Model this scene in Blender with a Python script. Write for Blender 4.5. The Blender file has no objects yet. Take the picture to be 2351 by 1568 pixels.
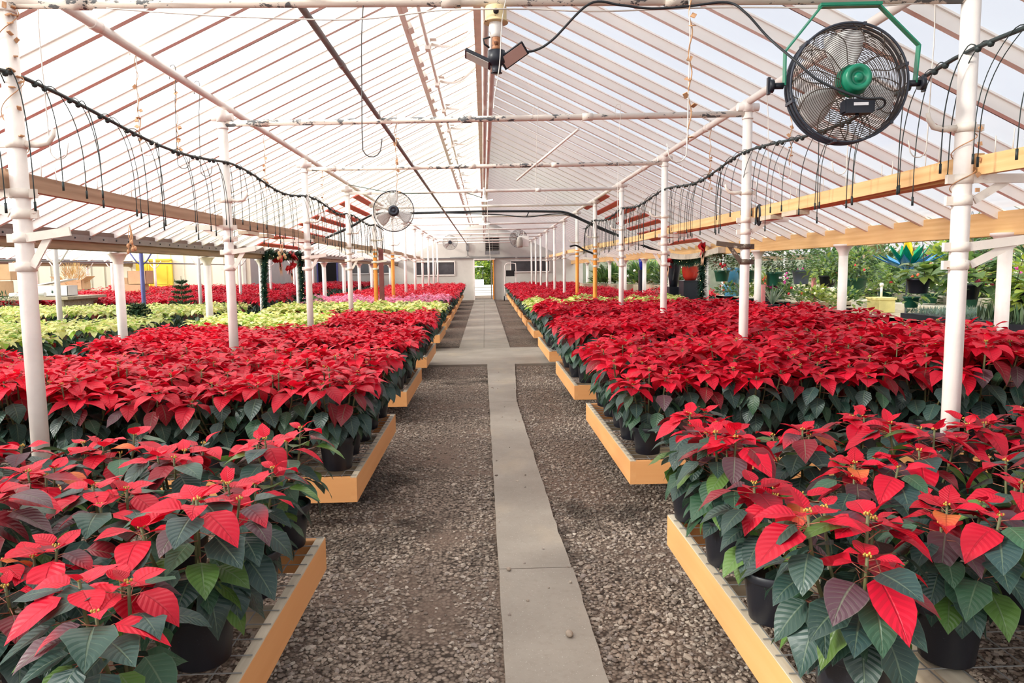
import bpy, math, random
import numpy as np
from mathutils import Vector, Matrix
R = math.radians
S = bpy.context.scene
COL = S.collection
PI = math.pi
EYE = 1.56
# =====================================================================================
#  tagging and object helpers
# =====================================================================================
def tag(o, label=None, cat=None, group=None, kind=None):
    if label: o['label'] = label
    if cat: o['category'] = cat
    if group: o['group'] = group
    if kind: o['kind'] = kind
    return o

def thing(name, label, cat, loc=(0, 0, 0), rz=0.0, group=None, kind=None):
    o = bpy.data.objects.new(name, None)
    COL.objects.link(o)
    o.location = loc
    o.rotation_euler = (0, 0, rz)
    o.empty_display_size = .05
    return tag(o, label, cat, group, kind)

def link_mesh(name, me, parent=None):
    o = bpy.data.objects.new(name, me)
    COL.objects.link(o)
    if parent is not None: o.parent = parent
    return o

def copy_tree(src, name=None):
    r = src.copy(); COL.objects.link(r)
    for ch in list(src.children):
        c = ch.copy(); COL.objects.link(c); c.parent = r
        c.matrix_parent_inverse = ch.matrix_parent_inverse.copy()
        for g in list(ch.children):
            d = g.copy(); COL.objects.link(d); d.parent = c
    return r

ORD = ['nearest', 'second', 'third', 'fourth', 'fifth', 'sixth', 'seventh', 'eighth', 'ninth', 'tenth',
       'eleventh', 'twelfth', 'thirteenth', 'fourteenth', 'fifteenth', 'sixteenth', 'seventeenth', 'eighteenth', 'nineteenth', 'twentieth']
NTH = ['first'] + ORD[1:]

class MB:
    """collects shapes and links them as ONE mesh"""
    def __init__(s): s.v = []; s.f = []; s.sm = []
    def add(s, verts, faces, smooth=False):
        n = len(s.v)
        s.v += [tuple(map(float, p)) for p in verts]
        s.f += [tuple(i + n for i in f) for f in faces]
        s.sm += [smooth] * len(faces)
        return s
    def box(s, c, d, rot=None, taper=1.0):
        x, y, z = d[0] / 2, d[1] / 2, d[2] / 2
        vs = [Vector((sx * x * (taper if sz > 0 else 1), sy * y * (taper if sz > 0 else 1), sz * z)) for sz in (-1, 1) for sy in (-1, 1) for sx in (-1, 1)]
        if rot is not None:
            m = rot if isinstance(rot, Matrix) else Matrix.Rotation(rot[0], 3, rot[1])
            vs = [m @ v for v in vs]
        c = Vector(c)
        return s.add([v + c for v in vs], [(0, 2, 3, 1), (4, 5, 7, 6), (0, 1, 5, 4), (2, 6, 7, 3), (0, 4, 6, 2), (1, 3, 7, 5)])
    def bar(s, a, b, w, h, up=(0, 0, 1)):
        """a rectangular bar from a to b, w across, h along up"""
        a, b = Vector(a), Vector(b)
        d = (b - a).normalized(); u = Vector(up)
        sd = d.cross(u)
        if sd.length < 1e-5: sd = d.cross(Vector((1, 0, 0)))
        sd.normalize(); u = sd.cross(d).normalized()
        vs = []
        for p in (a, b):
            for k in ((-1, -1), (1, -1), (1, 1), (-1, 1)):
                vs.append(p + sd * (w / 2 * k[0]) + u * (h / 2 * k[1]))
        return s.add(vs, [(3, 2, 1, 0), (4, 5, 6, 7), (0, 1, 5, 4), (1, 2, 6, 5), (2, 3, 7, 6), (3, 0, 4, 7)])
    def tube(s, pts, r, seg=8, cap=True, closed=False):
        pts = [Vector(p) for p in pts]
        n = len(pts)
        rs = list(r) if hasattr(r, '__len__') else [r] * n
        vs = []; prev = None
        for i, p in enumerate(pts):
            if closed: t = pts[(i + 1) % n] - pts[i - 1]
            else: t = pts[min(i + 1, n - 1)] - pts[max(i - 1, 0)]
            t = t.normalized() if t.length > 1e-9 else Vector((0, 0, 1))
            if prev is None:
                a = t.cross(Vector((0, 0, 1)))
                if a.length < 1e-3: a = t.cross(Vector((1, 0, 0)))
            else:
                a = prev - t * prev.dot(t)
                if a.length < 1e-5: a = t.cross(Vector((0.3, 1, .2)))
            a.normalize(); prev = a
            b = t.cross(a)
            for k in range(seg):
                q = 2 * PI * k / seg
                vs.append(p + (a * math.cos(q) + b * math.sin(q)) * rs[i])
        fs = []
        m = n if closed else n - 1
        for i in range(m):
            j = (i + 1) % n
            for k in range(seg):
                l = (k + 1) % seg
                fs.append((i * seg + k, i * seg + l, j * seg + l, j * seg + k))
        s.add(vs, fs, True)
        if cap and not closed:
            o = len(s.v) - len(vs)
            s.f += [tuple(o + k for k in range(seg))[::-1], tuple(o + (n - 1) * seg + k for k in range(seg))]
            s.sm += [False, False]
        return s
    def cyl(s, a, b, r, seg=16, r2=None):
        return s.tube([a, b], [r, r if r2 is None else r2], seg)
    def lathe(s, prof, c=(0, 0, 0), seg=24, rot=None, smooth=True):
        vs = []
        for (r, z) in prof:
            for k in range(seg):
                q = 2 * PI * k / seg
                v = Vector((r * math.cos(q), r * math.sin(q), z))
                if rot is not None: v = rot @ v
                vs.append(v + Vector(c))
        fs = []
        for i in range(len(prof) - 1):
            for k in range(seg):
                l = (k + 1) % seg
                fs.append((i * seg + k, i * seg + l, (i + 1) * seg + l, (i + 1) * seg + k))
        return s.add(vs, fs, smooth)
    def prism(s, poly, y0, y1, axis='y'):
        """extrude a polygon given in (a,b): axis y -> (x,z), axis x -> (y,z), axis z -> (x,y)"""
        n = len(poly)
        def P(a, b, t): return {'y': (a, t, b), 'x': (t, a, b), 'z': (a, b, t)}[axis]
        vs = [P(a, b, y0) for a, b in poly] + [P(a, b, y1) for a, b in poly]
        fs = [tuple(range(n)), tuple(range(2 * n - 1, n - 1, -1))] + [(i + n, (i + 1) % n + n, (i + 1) % n, i) for i in range(n)]
        return s.add(vs, fs)
    def ball(s, c, r, seg=10, rings=7, sc=(1, 1, 1)):
        vs = []; c = Vector(c)
        for i in range(rings + 1):
            t = PI * i / rings
            for k in range(seg):
                q = 2 * PI * k / seg
                vs.append(c + Vector((r * sc[0] * math.sin(t) * math.cos(q), r * sc[1] * math.sin(t) * math.sin(q), r * sc[2] * math.cos(t))))
        fs = [(i * seg + k, (i + 1) * seg + k, (i + 1) * seg + (k + 1) % seg, i * seg + (k + 1) % seg) for i in range(rings) for k in range(seg)]
        return s.add(vs, fs, True)
    def mesh(s, name, mat):
        me = bpy.data.meshes.new(name)
        me.from_pydata(s.v, [], s.f)
        me.polygons.foreach_set('use_smooth', s.sm)
        if mat is not None: me.materials.append(mat)
        me.update()
        return me
    def build(s, name, mat, parent=None, label=None):
        o = link_mesh(name, s.mesh(name, mat), parent)
        if label: o['label'] = label
        return o

def grid_mesh(name, V, Q, mat, UV=None, C=None):
    """fast mesh from numpy arrays: verts, quads, per-vertex uv and colour"""
    me = bpy.data.meshes.new(name)
    V = np.asarray(V, np.float32); Q = np.asarray(Q, np.int32)
    k = Q.shape[1]
    me.vertices.add(len(V)); me.vertices.foreach_set('co', V.ravel())
    me.loops.add(Q.size); me.loops.foreach_set('vertex_index', Q.ravel())
    me.polygons.add(len(Q)); me.polygons.foreach_set('loop_start', np.arange(0, Q.size, k, dtype=np.int32))
    me.polygons.foreach_set('use_smooth', np.ones(len(Q), bool))
    if UV is not None:
        l = me.uv_layers.new(name='UVMap')
        l.data.foreach_set('uv', np.asarray(UV, np.float32)[Q.ravel()].ravel())
    if C is not None:
        a = me.color_attributes.new('tint', 'FLOAT_COLOR', 'POINT')
        c4 = np.ones((len(V), 4), np.float32); c4[:, :3] = C
        a.data.foreach_set('color', c4.ravel())
    if mat is not None: me.materials.append(mat)
    me.update(calc_edges=True)
    return me

# =====================================================================================
#  materials
# =====================================================================================
def srgb(r, g, b):
    f = lambda c: (c / 255 / 12.92) if c / 255 <= .04045 else ((c / 255 + .055) / 1.055) ** 2.4
    return (f(r), f(g), f(b), 1)

class NT:
    def __init__(s, name):
        s.m = bpy.data.materials.new(name); s.m.use_nodes = True
        s.t = s.m.node_tree; s.t.nodes.clear()
        s.out = s.n('ShaderNodeOutputMaterial')
    def n(s, typ, ins=None, **kw):
        x = s.t.nodes.new(typ)
        for k, v in kw.items(): setattr(x, k, v)
        for k, v in (ins or {}).items(): s.set(x, k, v)
        return x
    def set(s, x, k, v):
        i = x.inputs[k]
        if isinstance(v, bpy.types.NodeSocket): s.t.links.new(v, i)
        elif isinstance(v, bpy.types.Node): s.t.links.new(v.outputs[0], i)
        else: i.default_value = v
    def math(s, op, a, b=None, clamp=False):
        x = s.n('ShaderNodeMath', operation=op, use_clamp=clamp)
        s.set(x, 0, a)
        if b is not None: s.set(x, 1, b)
        return x.outputs[0]
    def mix(s, f, a, b, typ='MIX'):
        x = s.n('ShaderNodeMix', data_type='RGBA', blend_type=typ)
        s.set(x, 0, f); s.set(x, 6, a); s.set(x, 7, b)
        return x.outputs[2]
    def ramp(s, f, lo, hi):
        x = s.n('ShaderNodeMapRange', {0: f, 1: lo, 2: hi}, clamp=True)
        return x.outputs[0]
    def noise(s, vec, scale, detail=4, rough=.6, out=0):
        x = s.n('ShaderNodeTexNoise', {'Scale': scale, 'Detail': detail, 'Roughness': rough})
        if vec is not None: s.set(x, 'Vector', vec)
        return x.outputs[out]
    def bsdf(s, col, rough=.6, metal=0.0, spec=.4, bump=None, bs=.3, bd=.01):
        b = s.n('ShaderNodeBsdfPrincipled', {'Base Color': col, 'Roughness': rough, 'Metallic': metal, 'Specular IOR Level': spec})
        if bump is not None:
            bn = s.n('ShaderNodeBump', {'Strength': bs, 'Distance': bd, 'Height': bump})
            s.set(b, 'Normal', bn.outputs[0])
        return b
    def fin(s, sh):
        s.t.links.new(sh.outputs[0] if isinstance(sh, bpy.types.Node) else sh, s.out.inputs[0])
        return s.m
    def pos(s): return s.n('ShaderNodeNewGeometry').outputs['Position']
    def obj(s): return s.n('ShaderNodeTexCoord').outputs['Object']

def plain(name, col, rough=.6, metal=0.0, spec=.4, var=.12, scale=6.0, bump=.0):
    """a paint or plastic with slight blotchy variation"""
    t = NT(name)
    nz = t.noise(t.obj(), scale, 5, .65)
    c = t.mix(t.ramp(nz, .3, .7), tuple(x * (1 - var) for x in col[:3]) + (1,), tuple(min(1, x * (1 + var)) for x in col[:3]) + (1,))
    return t.fin(t.bsdf(c, rough, metal, spec, bump=nz if bump else None, bs=bump))

def chipped(name, col, chip, amount=.63, scale=14.0, rough=.5):
    """white paint with flaked patches"""
    t = NT(name)
    o = t.obj()
    mp = t.n('ShaderNodeMapping', {'Vector': o, 'Scale': (1, 1, 2.2)})
    a = t.noise(mp.outputs[0], scale, 8, .68)
    b = t.noise(o, 2.3, 2, .5)
    f = t.math('ADD', a, t.math('MULTIPLY', t.math('SUBTRACT', b, .5), .35))
    k = t.ramp(f, amount, amount + .018)
    c0 = t.mix(t.ramp(t.noise(o, 5, 4), .35, .7), col, tuple(x * .86 for x in col[:3]) + (1,))
    c = t.mix(k, c0, chip)
    return t.fin(t.bsdf(c, rough, 0, .4, bump=t.math('SUBTRACT', t.noise(o, 60, 3), k), bs=.25, bd=.004))

def wood(name, c1, c2, axis=0, scale=1.0, rough=.65, knots=True):
    t = NT(name)
    o = t.obj()
    sc = [18, 18, 18]; sc[axis] = .9
    mp = t.n('ShaderNodeMapping', {'Vector': o, 'Scale': tuple(x * scale for x in sc), 'Location': (.37, .81, .53)})
    d = t.noise(mp.outputs[0], 1.6, 6, .6)
    w = t.n('ShaderNodeTexWave', {'Vector': mp.outputs[0], 'Scale': .35, 'Distortion': 5.0, 'Detail': 3.0, 'Detail Scale': 1.2}, wave_type='RINGS')
    f = t.math('ADD', t.math('MULTIPLY', d, .86), t.math('MULTIPLY', w.outputs[1], .14))
    c = t.mix(t.ramp(f, .25, .75), c1, c2)
    if knots:
        kp = [6, 6, 6]; kp[axis] = 1.6
        km = t.n('ShaderNodeMapping', {'Vector': o, 'Scale': tuple(kp)})
        v = t.n('ShaderNodeTexVoronoi', {'Vector': km.outputs[0], 'Scale': .75})
        c = t.mix(t.ramp(v.outputs[0], .16, .05), c, tuple(x * .35 for x in c1[:3]) + (1,))
    return t.fin(t.bsdf(c, rough, 0, .3, bump=f, bs=.25, bd=.004))

def leaf_mat(name, vein, transl=.35, rough=.48, spec=.45, bumps=.5, veinf=.5, tr_gain=1.0):
    """leaf blade: colour from the per-leaf tint, paler midrib and side veins, light shining through"""
    t = NT(name)
    at = t.n('ShaderNodeAttribute', attribute_name='tint')
    uv = t.n('ShaderNodeSeparateXYZ', {0: t.n('ShaderNodeTexCoord').outputs['UV']})
    u = uv.outputs[0]
    v = t.math('ABSOLUTE', t.math('SUBTRACT', t.math('MULTIPLY', uv.outputs[1], 2), 1))
    ph = t.math('MULTIPLY', t.math('SUBTRACT', u, t.math('MULTIPLY', v, .2)), 9.0)
    tri = t.math('MULTIPLY', t.math('ABSOLUTE', t.math('SUBTRACT', t.math('FRACT', ph), .5)), 2)
    side = t.math('MULTIPLY', t.ramp(tri, .86, .97), t.ramp(v, .95, .6))
    mid = t.ramp(v, .07, .025)
    rimm = t.math('MULTIPLY', t.ramp(v, .93, .985), .45)
    mask = t.math('MULTIPLY', t.math('MAXIMUM', t.math('MAXIMUM', mid, rimm), t.math('MULTIPLY', side, .6)), veinf)
    oi = t.n('ShaderNodeObjectInfo')
    hs = t.n('ShaderNodeHueSaturation', {'Color': at.outputs[0], 'Value': t.math('ADD', .86, t.math('MULTIPLY', oi.outputs['Random'], .28))})
    c = t.mix(mask, hs.outputs[0], vein)
    b = t.bsdf(c, rough, 0, spec, bump=t.math('SUBTRACT', t.math('MULTIPLY', tri, -.6), mid), bs=bumps, bd=.0035)
    tc = t.n('ShaderNodeMix', {}, data_type='RGBA', blend_type='MULTIPLY')
    t.set(tc, 0, 1.0); t.set(tc, 6, c); t.set(tc, 7, (tr_gain, tr_gain, tr_gain * .8, 1))
    tr = t.n('ShaderNodeBsdfTranslucent', {0: tc.outputs[2]})
    mx = t.n('ShaderNodeMixShader', {0: transl, 1: b.outputs[0], 2: tr.outputs[0]})
    return t.fin(mx)

M = {}
M['white'] = chipped('white_paint', srgb(238, 229, 222), srgb(120, 108, 98), .735, 9)
M['white_chip'] = chipped('flaking_white_paint', srgb(233, 222, 210), srgb(92, 94, 96), .56, 11)
M['bracket'] = chipped('bracket_paint', srgb(236, 226, 214), srgb(150, 100, 66), .665, 16)
M['rust_dark'] = chipped('dark_rusty_bracket', srgb(96, 80, 68), srgb(170, 155, 140), .62, 16)
M['rafter'] = plain('rafter_paint', srgb(244, 239, 233), .55, var=.04, scale=2)
M['strip'] = plain('grey_joint_strip', srgb(120, 118, 118), .5, var=.1)
M['cable'] = plain('black_cable', srgb(33, 36, 40), .5)
M['hose'] = plain('dark_green_hose', srgb(40, 50, 50), .5)
M['conduit'] = plain('grey_metal_pipe', srgb(140, 132, 130), .5, .1, var=.15)
M['wire'] = plain('white_wire', srgb(214, 205, 196), .5, .1)
M['wire_dark'] = plain('dark_wire', srgb(85, 80, 78), .5, .2)
M['steel'] = plain('galvanised_wire', srgb(150, 150, 148), .45, .5, var=.2)
M['wood_new'] = wood('new_pine', srgb(236, 196, 140), srgb(214, 166, 108), 1)
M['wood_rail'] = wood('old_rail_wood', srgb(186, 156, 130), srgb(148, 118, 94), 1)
M['wood_railr'] = wood('new_rail_wood', srgb(236, 196, 142), srgb(212, 164, 110), 1)  # newer, more orange wood of the right-hand rails
M['wood_beam'] = wood('weathered_beam', srgb(150, 124, 98), srgb(108, 88, 68), 1)
M['beam_plate'] = plain('grey_beam_plate', srgb(124, 114, 110), .6, var=.12)
M['wood_grey'] = wood('weathered_grey_wood', srgb(196, 182, 158), srgb(140, 124, 102), 2)
M['wood_greyx'] = wood('weathered_cross_wood', srgb(205, 192, 166), srgb(150, 134, 110), 0)
M['wood_top'] = wood('bare_board_top', srgb(220, 208, 186), srgb(170, 152, 128), 1)
M['orange'] = wood('orange_stained_board', srgb(232, 170, 112), srgb(224, 158, 98), 1, .6, .5, False)
M['orange_x'] = wood('orange_stained_end_board', srgb(232, 170, 112), srgb(224, 158, 98), 0, .6, .5, False)
M['orange_post'] = plain('orange_post_paint', srgb(224, 140, 52), .5)
M['purple'] = plain('purple_post_paint', srgb(98, 98, 158), .5)
M['pink_post'] = plain('pink_post_paint', srgb(214, 138, 138), .5)
M['red_board'] = plain('red_lath', srgb(205, 92, 78), .6, var=.15)
M['fan_green'] = plain('green_fan_enamel', srgb(22, 122, 92), .32, spec=.5, var=.1)
M['black'] = plain('black_plastic', srgb(30, 33, 42), .4, var=.2)
M['guard'] = plain('dark_guard_wire', srgb(78, 64, 54), .5, .3, var=.25)
M['guard_rim'] = plain('dark_fan_rim', srgb(58, 62, 72), .45, .3)
M['guard_grey'] = plain('grey_guard_wire', srgb(150, 142, 134), .5, .3, var=.2)
M['blade'] = plain('fan_blade_metal', srgb(222, 220, 218), .5)
M['label_w'] = plain('pale_sticker', srgb(225, 225, 228), .6)
M['cardboard'] = plain('brown_cardboard', srgb(205, 170, 132), .8, var=.08)
M['whitebox'] = plain('white_cardboard', srgb(235, 232, 226), .7, var=.04)
M['yellow'] = plain('yellow_door_paint', srgb(236, 208, 66), .5, var=.06)
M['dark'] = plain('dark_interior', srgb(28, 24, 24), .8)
M['glass_dark'] = plain('dark_window_glass', srgb(58, 58, 62), .15, spec=.7, var=.5, scale=1.2)
M['wall'] = plain('white_wall_boards', srgb(196, 190, 182), .7, var=.08, scale=1.6)
M['wall_cream'] = plain('cream_wall', srgb(240, 232, 208), .7, var=.05, scale=1.2)
M['led'] = plain('pink_tinted_led_panel', srgb(176, 138, 128), .3, spec=.6, var=.06)
M['led_side'] = plain('led_panel_shell', srgb(190, 186, 180), .4)
M['rust'] = chipped('rusty_fitting', srgb(176, 120, 82), srgb(110, 66, 44), .55, 20)
M['cream_fit'] = chipped('cream_fitting', srgb(228, 206, 158), srgb(120, 78, 52), .62, 12)
M['porcelain'] = plain('porcelain', srgb(236, 232, 226), .3)
M['pebble'] = plain('pebble_stone', srgb(158, 142, 126), .85, var=.2, scale=40)
M['soil'] = plain('dark_potting_soil', srgb(48, 38, 30), .95, var=.4, scale=60)
M['stem'] = plain('green_brown_stem', srgb(92, 92, 58), .6, var=.25)
M['petiole'] = plain('petiole', srgb(150, 90, 70), .6, var=.25)
M['bud'] = plain('yellow_cyathia', srgb(176, 142, 62), .5, var=.3, scale=90)
M['pot_green'] = plain('green_plastic_pot', srgb(28, 84, 66), .4)
M['pot_blue'] = plain('slate_blue_pot', srgb(78, 88, 108), .5)
M['pot_beige'] = plain('beige_bowl', srgb(206, 180, 150), .6)
M['pot_red'] = plain('red_glazed_pot', srgb(170, 44, 34), .2, spec=.6, var=.25, scale=3)
M['pot_grey'] = plain('grey_pot', srgb(168, 160, 150), .6)
M['cyan'] = plain('blue_glazed_pot', srgb(70, 130, 165), .4)
M['stone'] = plain('stone_trough', srgb(214, 206, 190), .8)
M['redbow'] = plain('red_ribbon', srgb(190, 28, 36), .4)
M['goldmesh'] = plain('pale_gold_ribbon', srgb(205, 160, 130), .45)
M['garland'] = plain('dark_garland_needles', srgb(36, 72, 58), .6, var=.3)
M['dry'] = plain('dry_leaf', srgb(196, 150, 112), .8, var=.25, scale=30)
M['sp_blue'] = plain('blue_metal_petal', srgb(20, 120, 185), .25, .5, var=.2)
M['sp_green'] = plain('green_metal_petal', srgb(10, 140, 96), .25, .5, var=.2)
M['sp_yellow'] = plain('yellow_metal_petal', srgb(222, 190, 30), .25, .5, var=.15)
M['white_flower'] = plain('cream_flowers', srgb(240, 236, 205), .6)
M['cactus'] = plain('pale_cactus', srgb(205, 205, 140), .7, var=.2, scale=40)
M['red_leaf'] = leaf_mat('red_bract', srgb(150, 30, 42), .30, .46, .4, .6, .36, 1.1)
M['green_leaf'] = leaf_mat('dark_green_leaf', srgb(120, 136, 108), .20, .42, .45, .42, .40, 2.0)
M['yellow_leaf'] = leaf_mat('cream_yellow_bract', srgb(226, 222, 150), .35, .5, .35, .5, .4)
M['pink_leaf'] = leaf_mat('pink_bract', srgb(240, 170, 190), .35, .5, .35, .5, .3)
M['foliage'] = leaf_mat('bright_green_leaf', srgb(165, 180, 110), .35, .45, .45, .3, .3, 1.6)

def pot_black():
    t = NT('black_nursery_pot')
    o = t.obj()
    sp = t.ramp(t.noise(o, 240, 2, .7), .64, .72)
    st = t.ramp(t.noise(t.n('ShaderNodeMapping', {'Vector': o, 'Scale': (30, 30, 3)}).outputs[0], 1.2, 4), .52, .75)
    c = t.mix(t.math('MULTIPLY', sp, st), srgb(26, 28, 36), srgb(96, 100, 108))
    return t.fin(t.bsdf(c, .42, 0, .5, bump=sp, bs=.1))
M['pot'] = pot_black()

def panel_mat():
    """twin-wall translucent roof sheet: some light straight through, most of it scattered"""
    t = NT('translucent_roof_sheet')
    o = t.obj()
    nz = t.noise(o, .9, 4, .6)
    c = t.mix(t.ramp(nz, .35, .7), (.90, .90, .92, 1), (.82, .82, .86, 1))
    tr = t.n('ShaderNodeBsdfTranslucent', {0: c})
    df = t.n('ShaderNodeBsdfDiffuse', {0: (.85, .85, .87, 1)})
    tp = t.n('ShaderNodeBsdfTransparent', {0: (.93, .94, .96, 1)})
    a = t.n('ShaderNodeMixShader', {0: .22, 1: tr.outputs[0], 2: df.outputs[0]})
    b = t.n('ShaderNodeMixShader', {0: .26, 1: a.outputs[0], 2: tp.outputs[0]})
    return t.fin(b)
M['panel'] = panel_mat()

def concrete_mat():
    t = NT('worn_concrete')
    p = t.pos()
    a = t.noise(p, 1.6, 8, .62); b = t.noise(p, 34, 6, .7); d = t.noise(p, 150, 2, .5)
    c = t.mix(t.ramp(a, .3, .7), srgb(160, 150, 138), srgb(138, 128, 117))
    c = t.mix(t.math('MULTIPLY', t.ramp(b, .5, .75), .35), c, srgb(122, 110, 99))
    c = t.mix(t.ramp(d, .69, .73), c, srgb(196, 188, 176))
    wv = t.noise(t.n('ShaderNodeMapping', {'Vector': p, 'Scale': (.8, .55, 1)}).outputs[0], 2.6, 4, .55)
    c = t.mix(t.math('MULTIPLY', t.ramp(wv, .55, .72), .4), c, srgb(176, 158, 134))
    return t.fin(t.bsdf(c, .85, 0, .25, bump=t.math('ADD', a, t.math('MULTIPLY', b, .5)), bs=.25, bd=.006))
M['concrete'] = concrete_mat()

def ground_mat():
    """crushed gravel trodden into brown earth"""
    t = NT('gravel_and_earth')
    p = t.pos()
    v = t.n('ShaderNodeTexVoronoi', {'Vector': p, 'Scale': 55.0, 'Randomness': 1.0})
    hsv = t.n('ShaderNodeSeparateColor', {0: v.outputs['Color']})
    st = t.mix(hsv.outputs[0], srgb(160, 143, 128), srgb(108, 94, 83))
    st = t.mix(t.ramp(v.outputs['Distance'], .35, .75), st, srgb(60, 50, 43))
    big = t.noise(p, 1.15, 5, .6)
    earth = t.mix(t.noise(p, 30, 6, .7), srgb(124, 105, 93), srgb(97, 81, 70))
    c = t.mix(t.ramp(big, .45, .62), st, earth)
    damp = t.noise(t.n('ShaderNodeMapping', {'Vector': p, 'Location': (7, 3, 1)}).outputs[0], .9, 5, .65)
    c = t.mix(t.math('MULTIPLY', t.ramp(damp, .56, .66), .75), c, srgb(46, 38, 33))
    return t.fin(t.bsdf(c, .9, 0, .2, bump=t.math('SUBTRACT', t.math('MULTIPLY', t.noise(p, 90, 4), .4), v.outputs['Distance']), bs=.8, bd=.012))
M['ground'] = ground_mat()

def stone_mat():
    t = NT('gravel_stone')
    at = t.n('ShaderNodeAttribute', attribute_name='tint')
    p = t.pos()
    c = t.mix(t.math('MULTIPLY', t.noise(p, 130, 4), .5), at.outputs[0], srgb(120, 106, 94))
    damp = t.noise(t.n('ShaderNodeMapping', {'Vector': p, 'Location': (7, 3, 1)}).outputs[0], .9, 5, .65)
    c = t.mix(t.math('MULTIPLY', t.ramp(damp, .55, .66), .72), c, srgb(44, 37, 32))
    return t.fin(t.bsdf(c, .9, 0, .2))
M['gravel'] = stone_mat()

# =====================================================================================
#  camera and light
# =====================================================================================
F = 1640.0
pit = math.atan(165.8 / F); yaw = math.atan(61.5 / F * math.cos(pit)); rho = .012
fw = Vector((math.sin(yaw) * math.cos(pit), math.cos(yaw) * math.cos(pit), -math.sin(pit)))
r0 = Vector((math.cos(yaw), -math.sin(yaw), 0)); u0 = r0.cross(fw)
rr = r0 * math.cos(rho) - u0 * math.sin(rho); uu = u0 * math.cos(rho) + r0 * math.sin(rho)
cd = bpy.data.cameras.new('camera')
cam = bpy.data.objects.new('camera', cd); COL.objects.link(cam)
cd.sensor_width = 36; cd.lens = 36 * F / 2351; cd.clip_end = 300; cd.clip_start = .05
mw = Matrix((rr, uu, -fw)).transposed().to_4x4(); mw.translation = (0, 0, EYE)
cam.matrix_world = mw
S.camera = cam

sun = bpy.data.lights.new('sun', 'SUN'); sun.energy = 19.0; sun.angle = R(9); sun.color = (1, .97, .87)
so = bpy.data.objects.new('sun', sun); COL.objects.link(so)
so.rotation_euler = Vector((.87, .27, -.41)).to_track_quat('-Z', 'Y').to_euler()
so.location = (-12, -2, 14)
w = bpy.data.worlds.new('sky'); S.world = w; w.use_nodes = True
bg = w.node_tree.nodes['Background']
bg.inputs[0].default_value = (.85, .92, 1.0, 1); bg.inputs[1].default_value = 1.15
S.view_settings.view_transform = 'Standard'; S.view_settings.look = 'None'
S.view_settings.gamma = 1; S.view_settings.exposure = -.02; S.view_settings.use_curve_mapping = False
cy = S.cycles
cy.max_bounces = 8; cy.diffuse_bounces = 4; cy.glossy_bounces = 2; cy.transmission_bounces = 4; cy.transparent_max_bounces = 8
cy.sample_clamp_indirect = 6; cy.caustics_reflective = False; cy.caustics_refractive = False
# =====================================================================================
#  building: floor, path, walls, roof, posts, beams
# =====================================================================================
ZW = 37.0                       # far wall
SL = .48; ZR = 4.2              # roof slope and ridge height
XE = 4.5                        # eaves
LZ = [3.62 + 2.83 * k for k in range(12)]
RZ = [3.33 + 2.80 * k for k in range(12)]
def roof_z(x): return ZR - SL * abs(x)

fl = MB(); fl.add([(-24, -8, 0), (24, -8, 0), (24, 60, 0), (-24, 60, 0)], [(0, 1, 2, 3)])
tag(fl.build('floor', M['ground']), 'gravel and brown earth floor of the greenhouse', 'floor', kind='structure')

def slab(name, label, pts, z=.035):
    m = MB(); n = len(pts)
    m.add([(x, y, z) for x, y in pts] + [(x, y, -.02) for x, y in pts], [tuple(range(n))] + [(i + n, (i + 1) % n + n, (i + 1) % n, i) for i in range(n)])
    return tag(m.build(name, M['concrete']), label, 'path', kind='structure')
rng = random.Random(5)
def edge(x, y0, y1, n, j, wob=()):
    return [(x + rng.uniform(-j, j) + (np.interp((y0 + (y1 - y0) * i / n), *wob) if wob else 0), y0 + (y1 - y0) * i / n) for i in range(n + 1)]
# right edge of the near path wanders
near_r = ((1.0, 2.5, 3.4, 3.9, 5.0, 6.4, 7.2, 8.2, 9.5, 11.5), (.45, .435, .43, .41, .395, .375, .365, .35, .40, .47))
brk = [1.0, 3.52, 8.15, 9.6, 11.5]
slabs = []
for i in range(len(brk) - 1):
    a, b = brk[i] + .004, brk[i + 1] - .004
    n = max(4, int((b - a) / .12))
    le = [(np.interp(y, [1, 5, 11.5], [.062, .045, .02]) + rng.uniform(-.003, .003), y) for y in np.linspace(a, b, n)]
    re = [(np.interp(y, *near_r) + rng.uniform(-.004, .004), y) for y in np.linspace(a, b, n)]
    slab('path_slab', ['worn concrete path slab nearest the camera', 'long concrete path slab behind the first crack', 'short broken concrete path slab between two cracks', 'concrete path slab joining the cross path'][i], re + le[::-1])
slab('cross_path', 'pale concrete cross path running left and right under the benches', [(4.4, 11.5), (4.4, 13.95), (-4.4, 13.95), (-4.4, 11.5)], .034)
slab('far_path', 'long straight concrete path leading to the far doorway, left half', [(-.035, 13.96), (-.03, ZW), (-.52, ZW), (-.52, 13.96)], .033)
slab('far_path', 'long straight concrete path leading to the far doorway, right half', [(.48, 13.96), (.48, ZW), (-.025, ZW), (-.03, 13.96)], .033)

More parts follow.
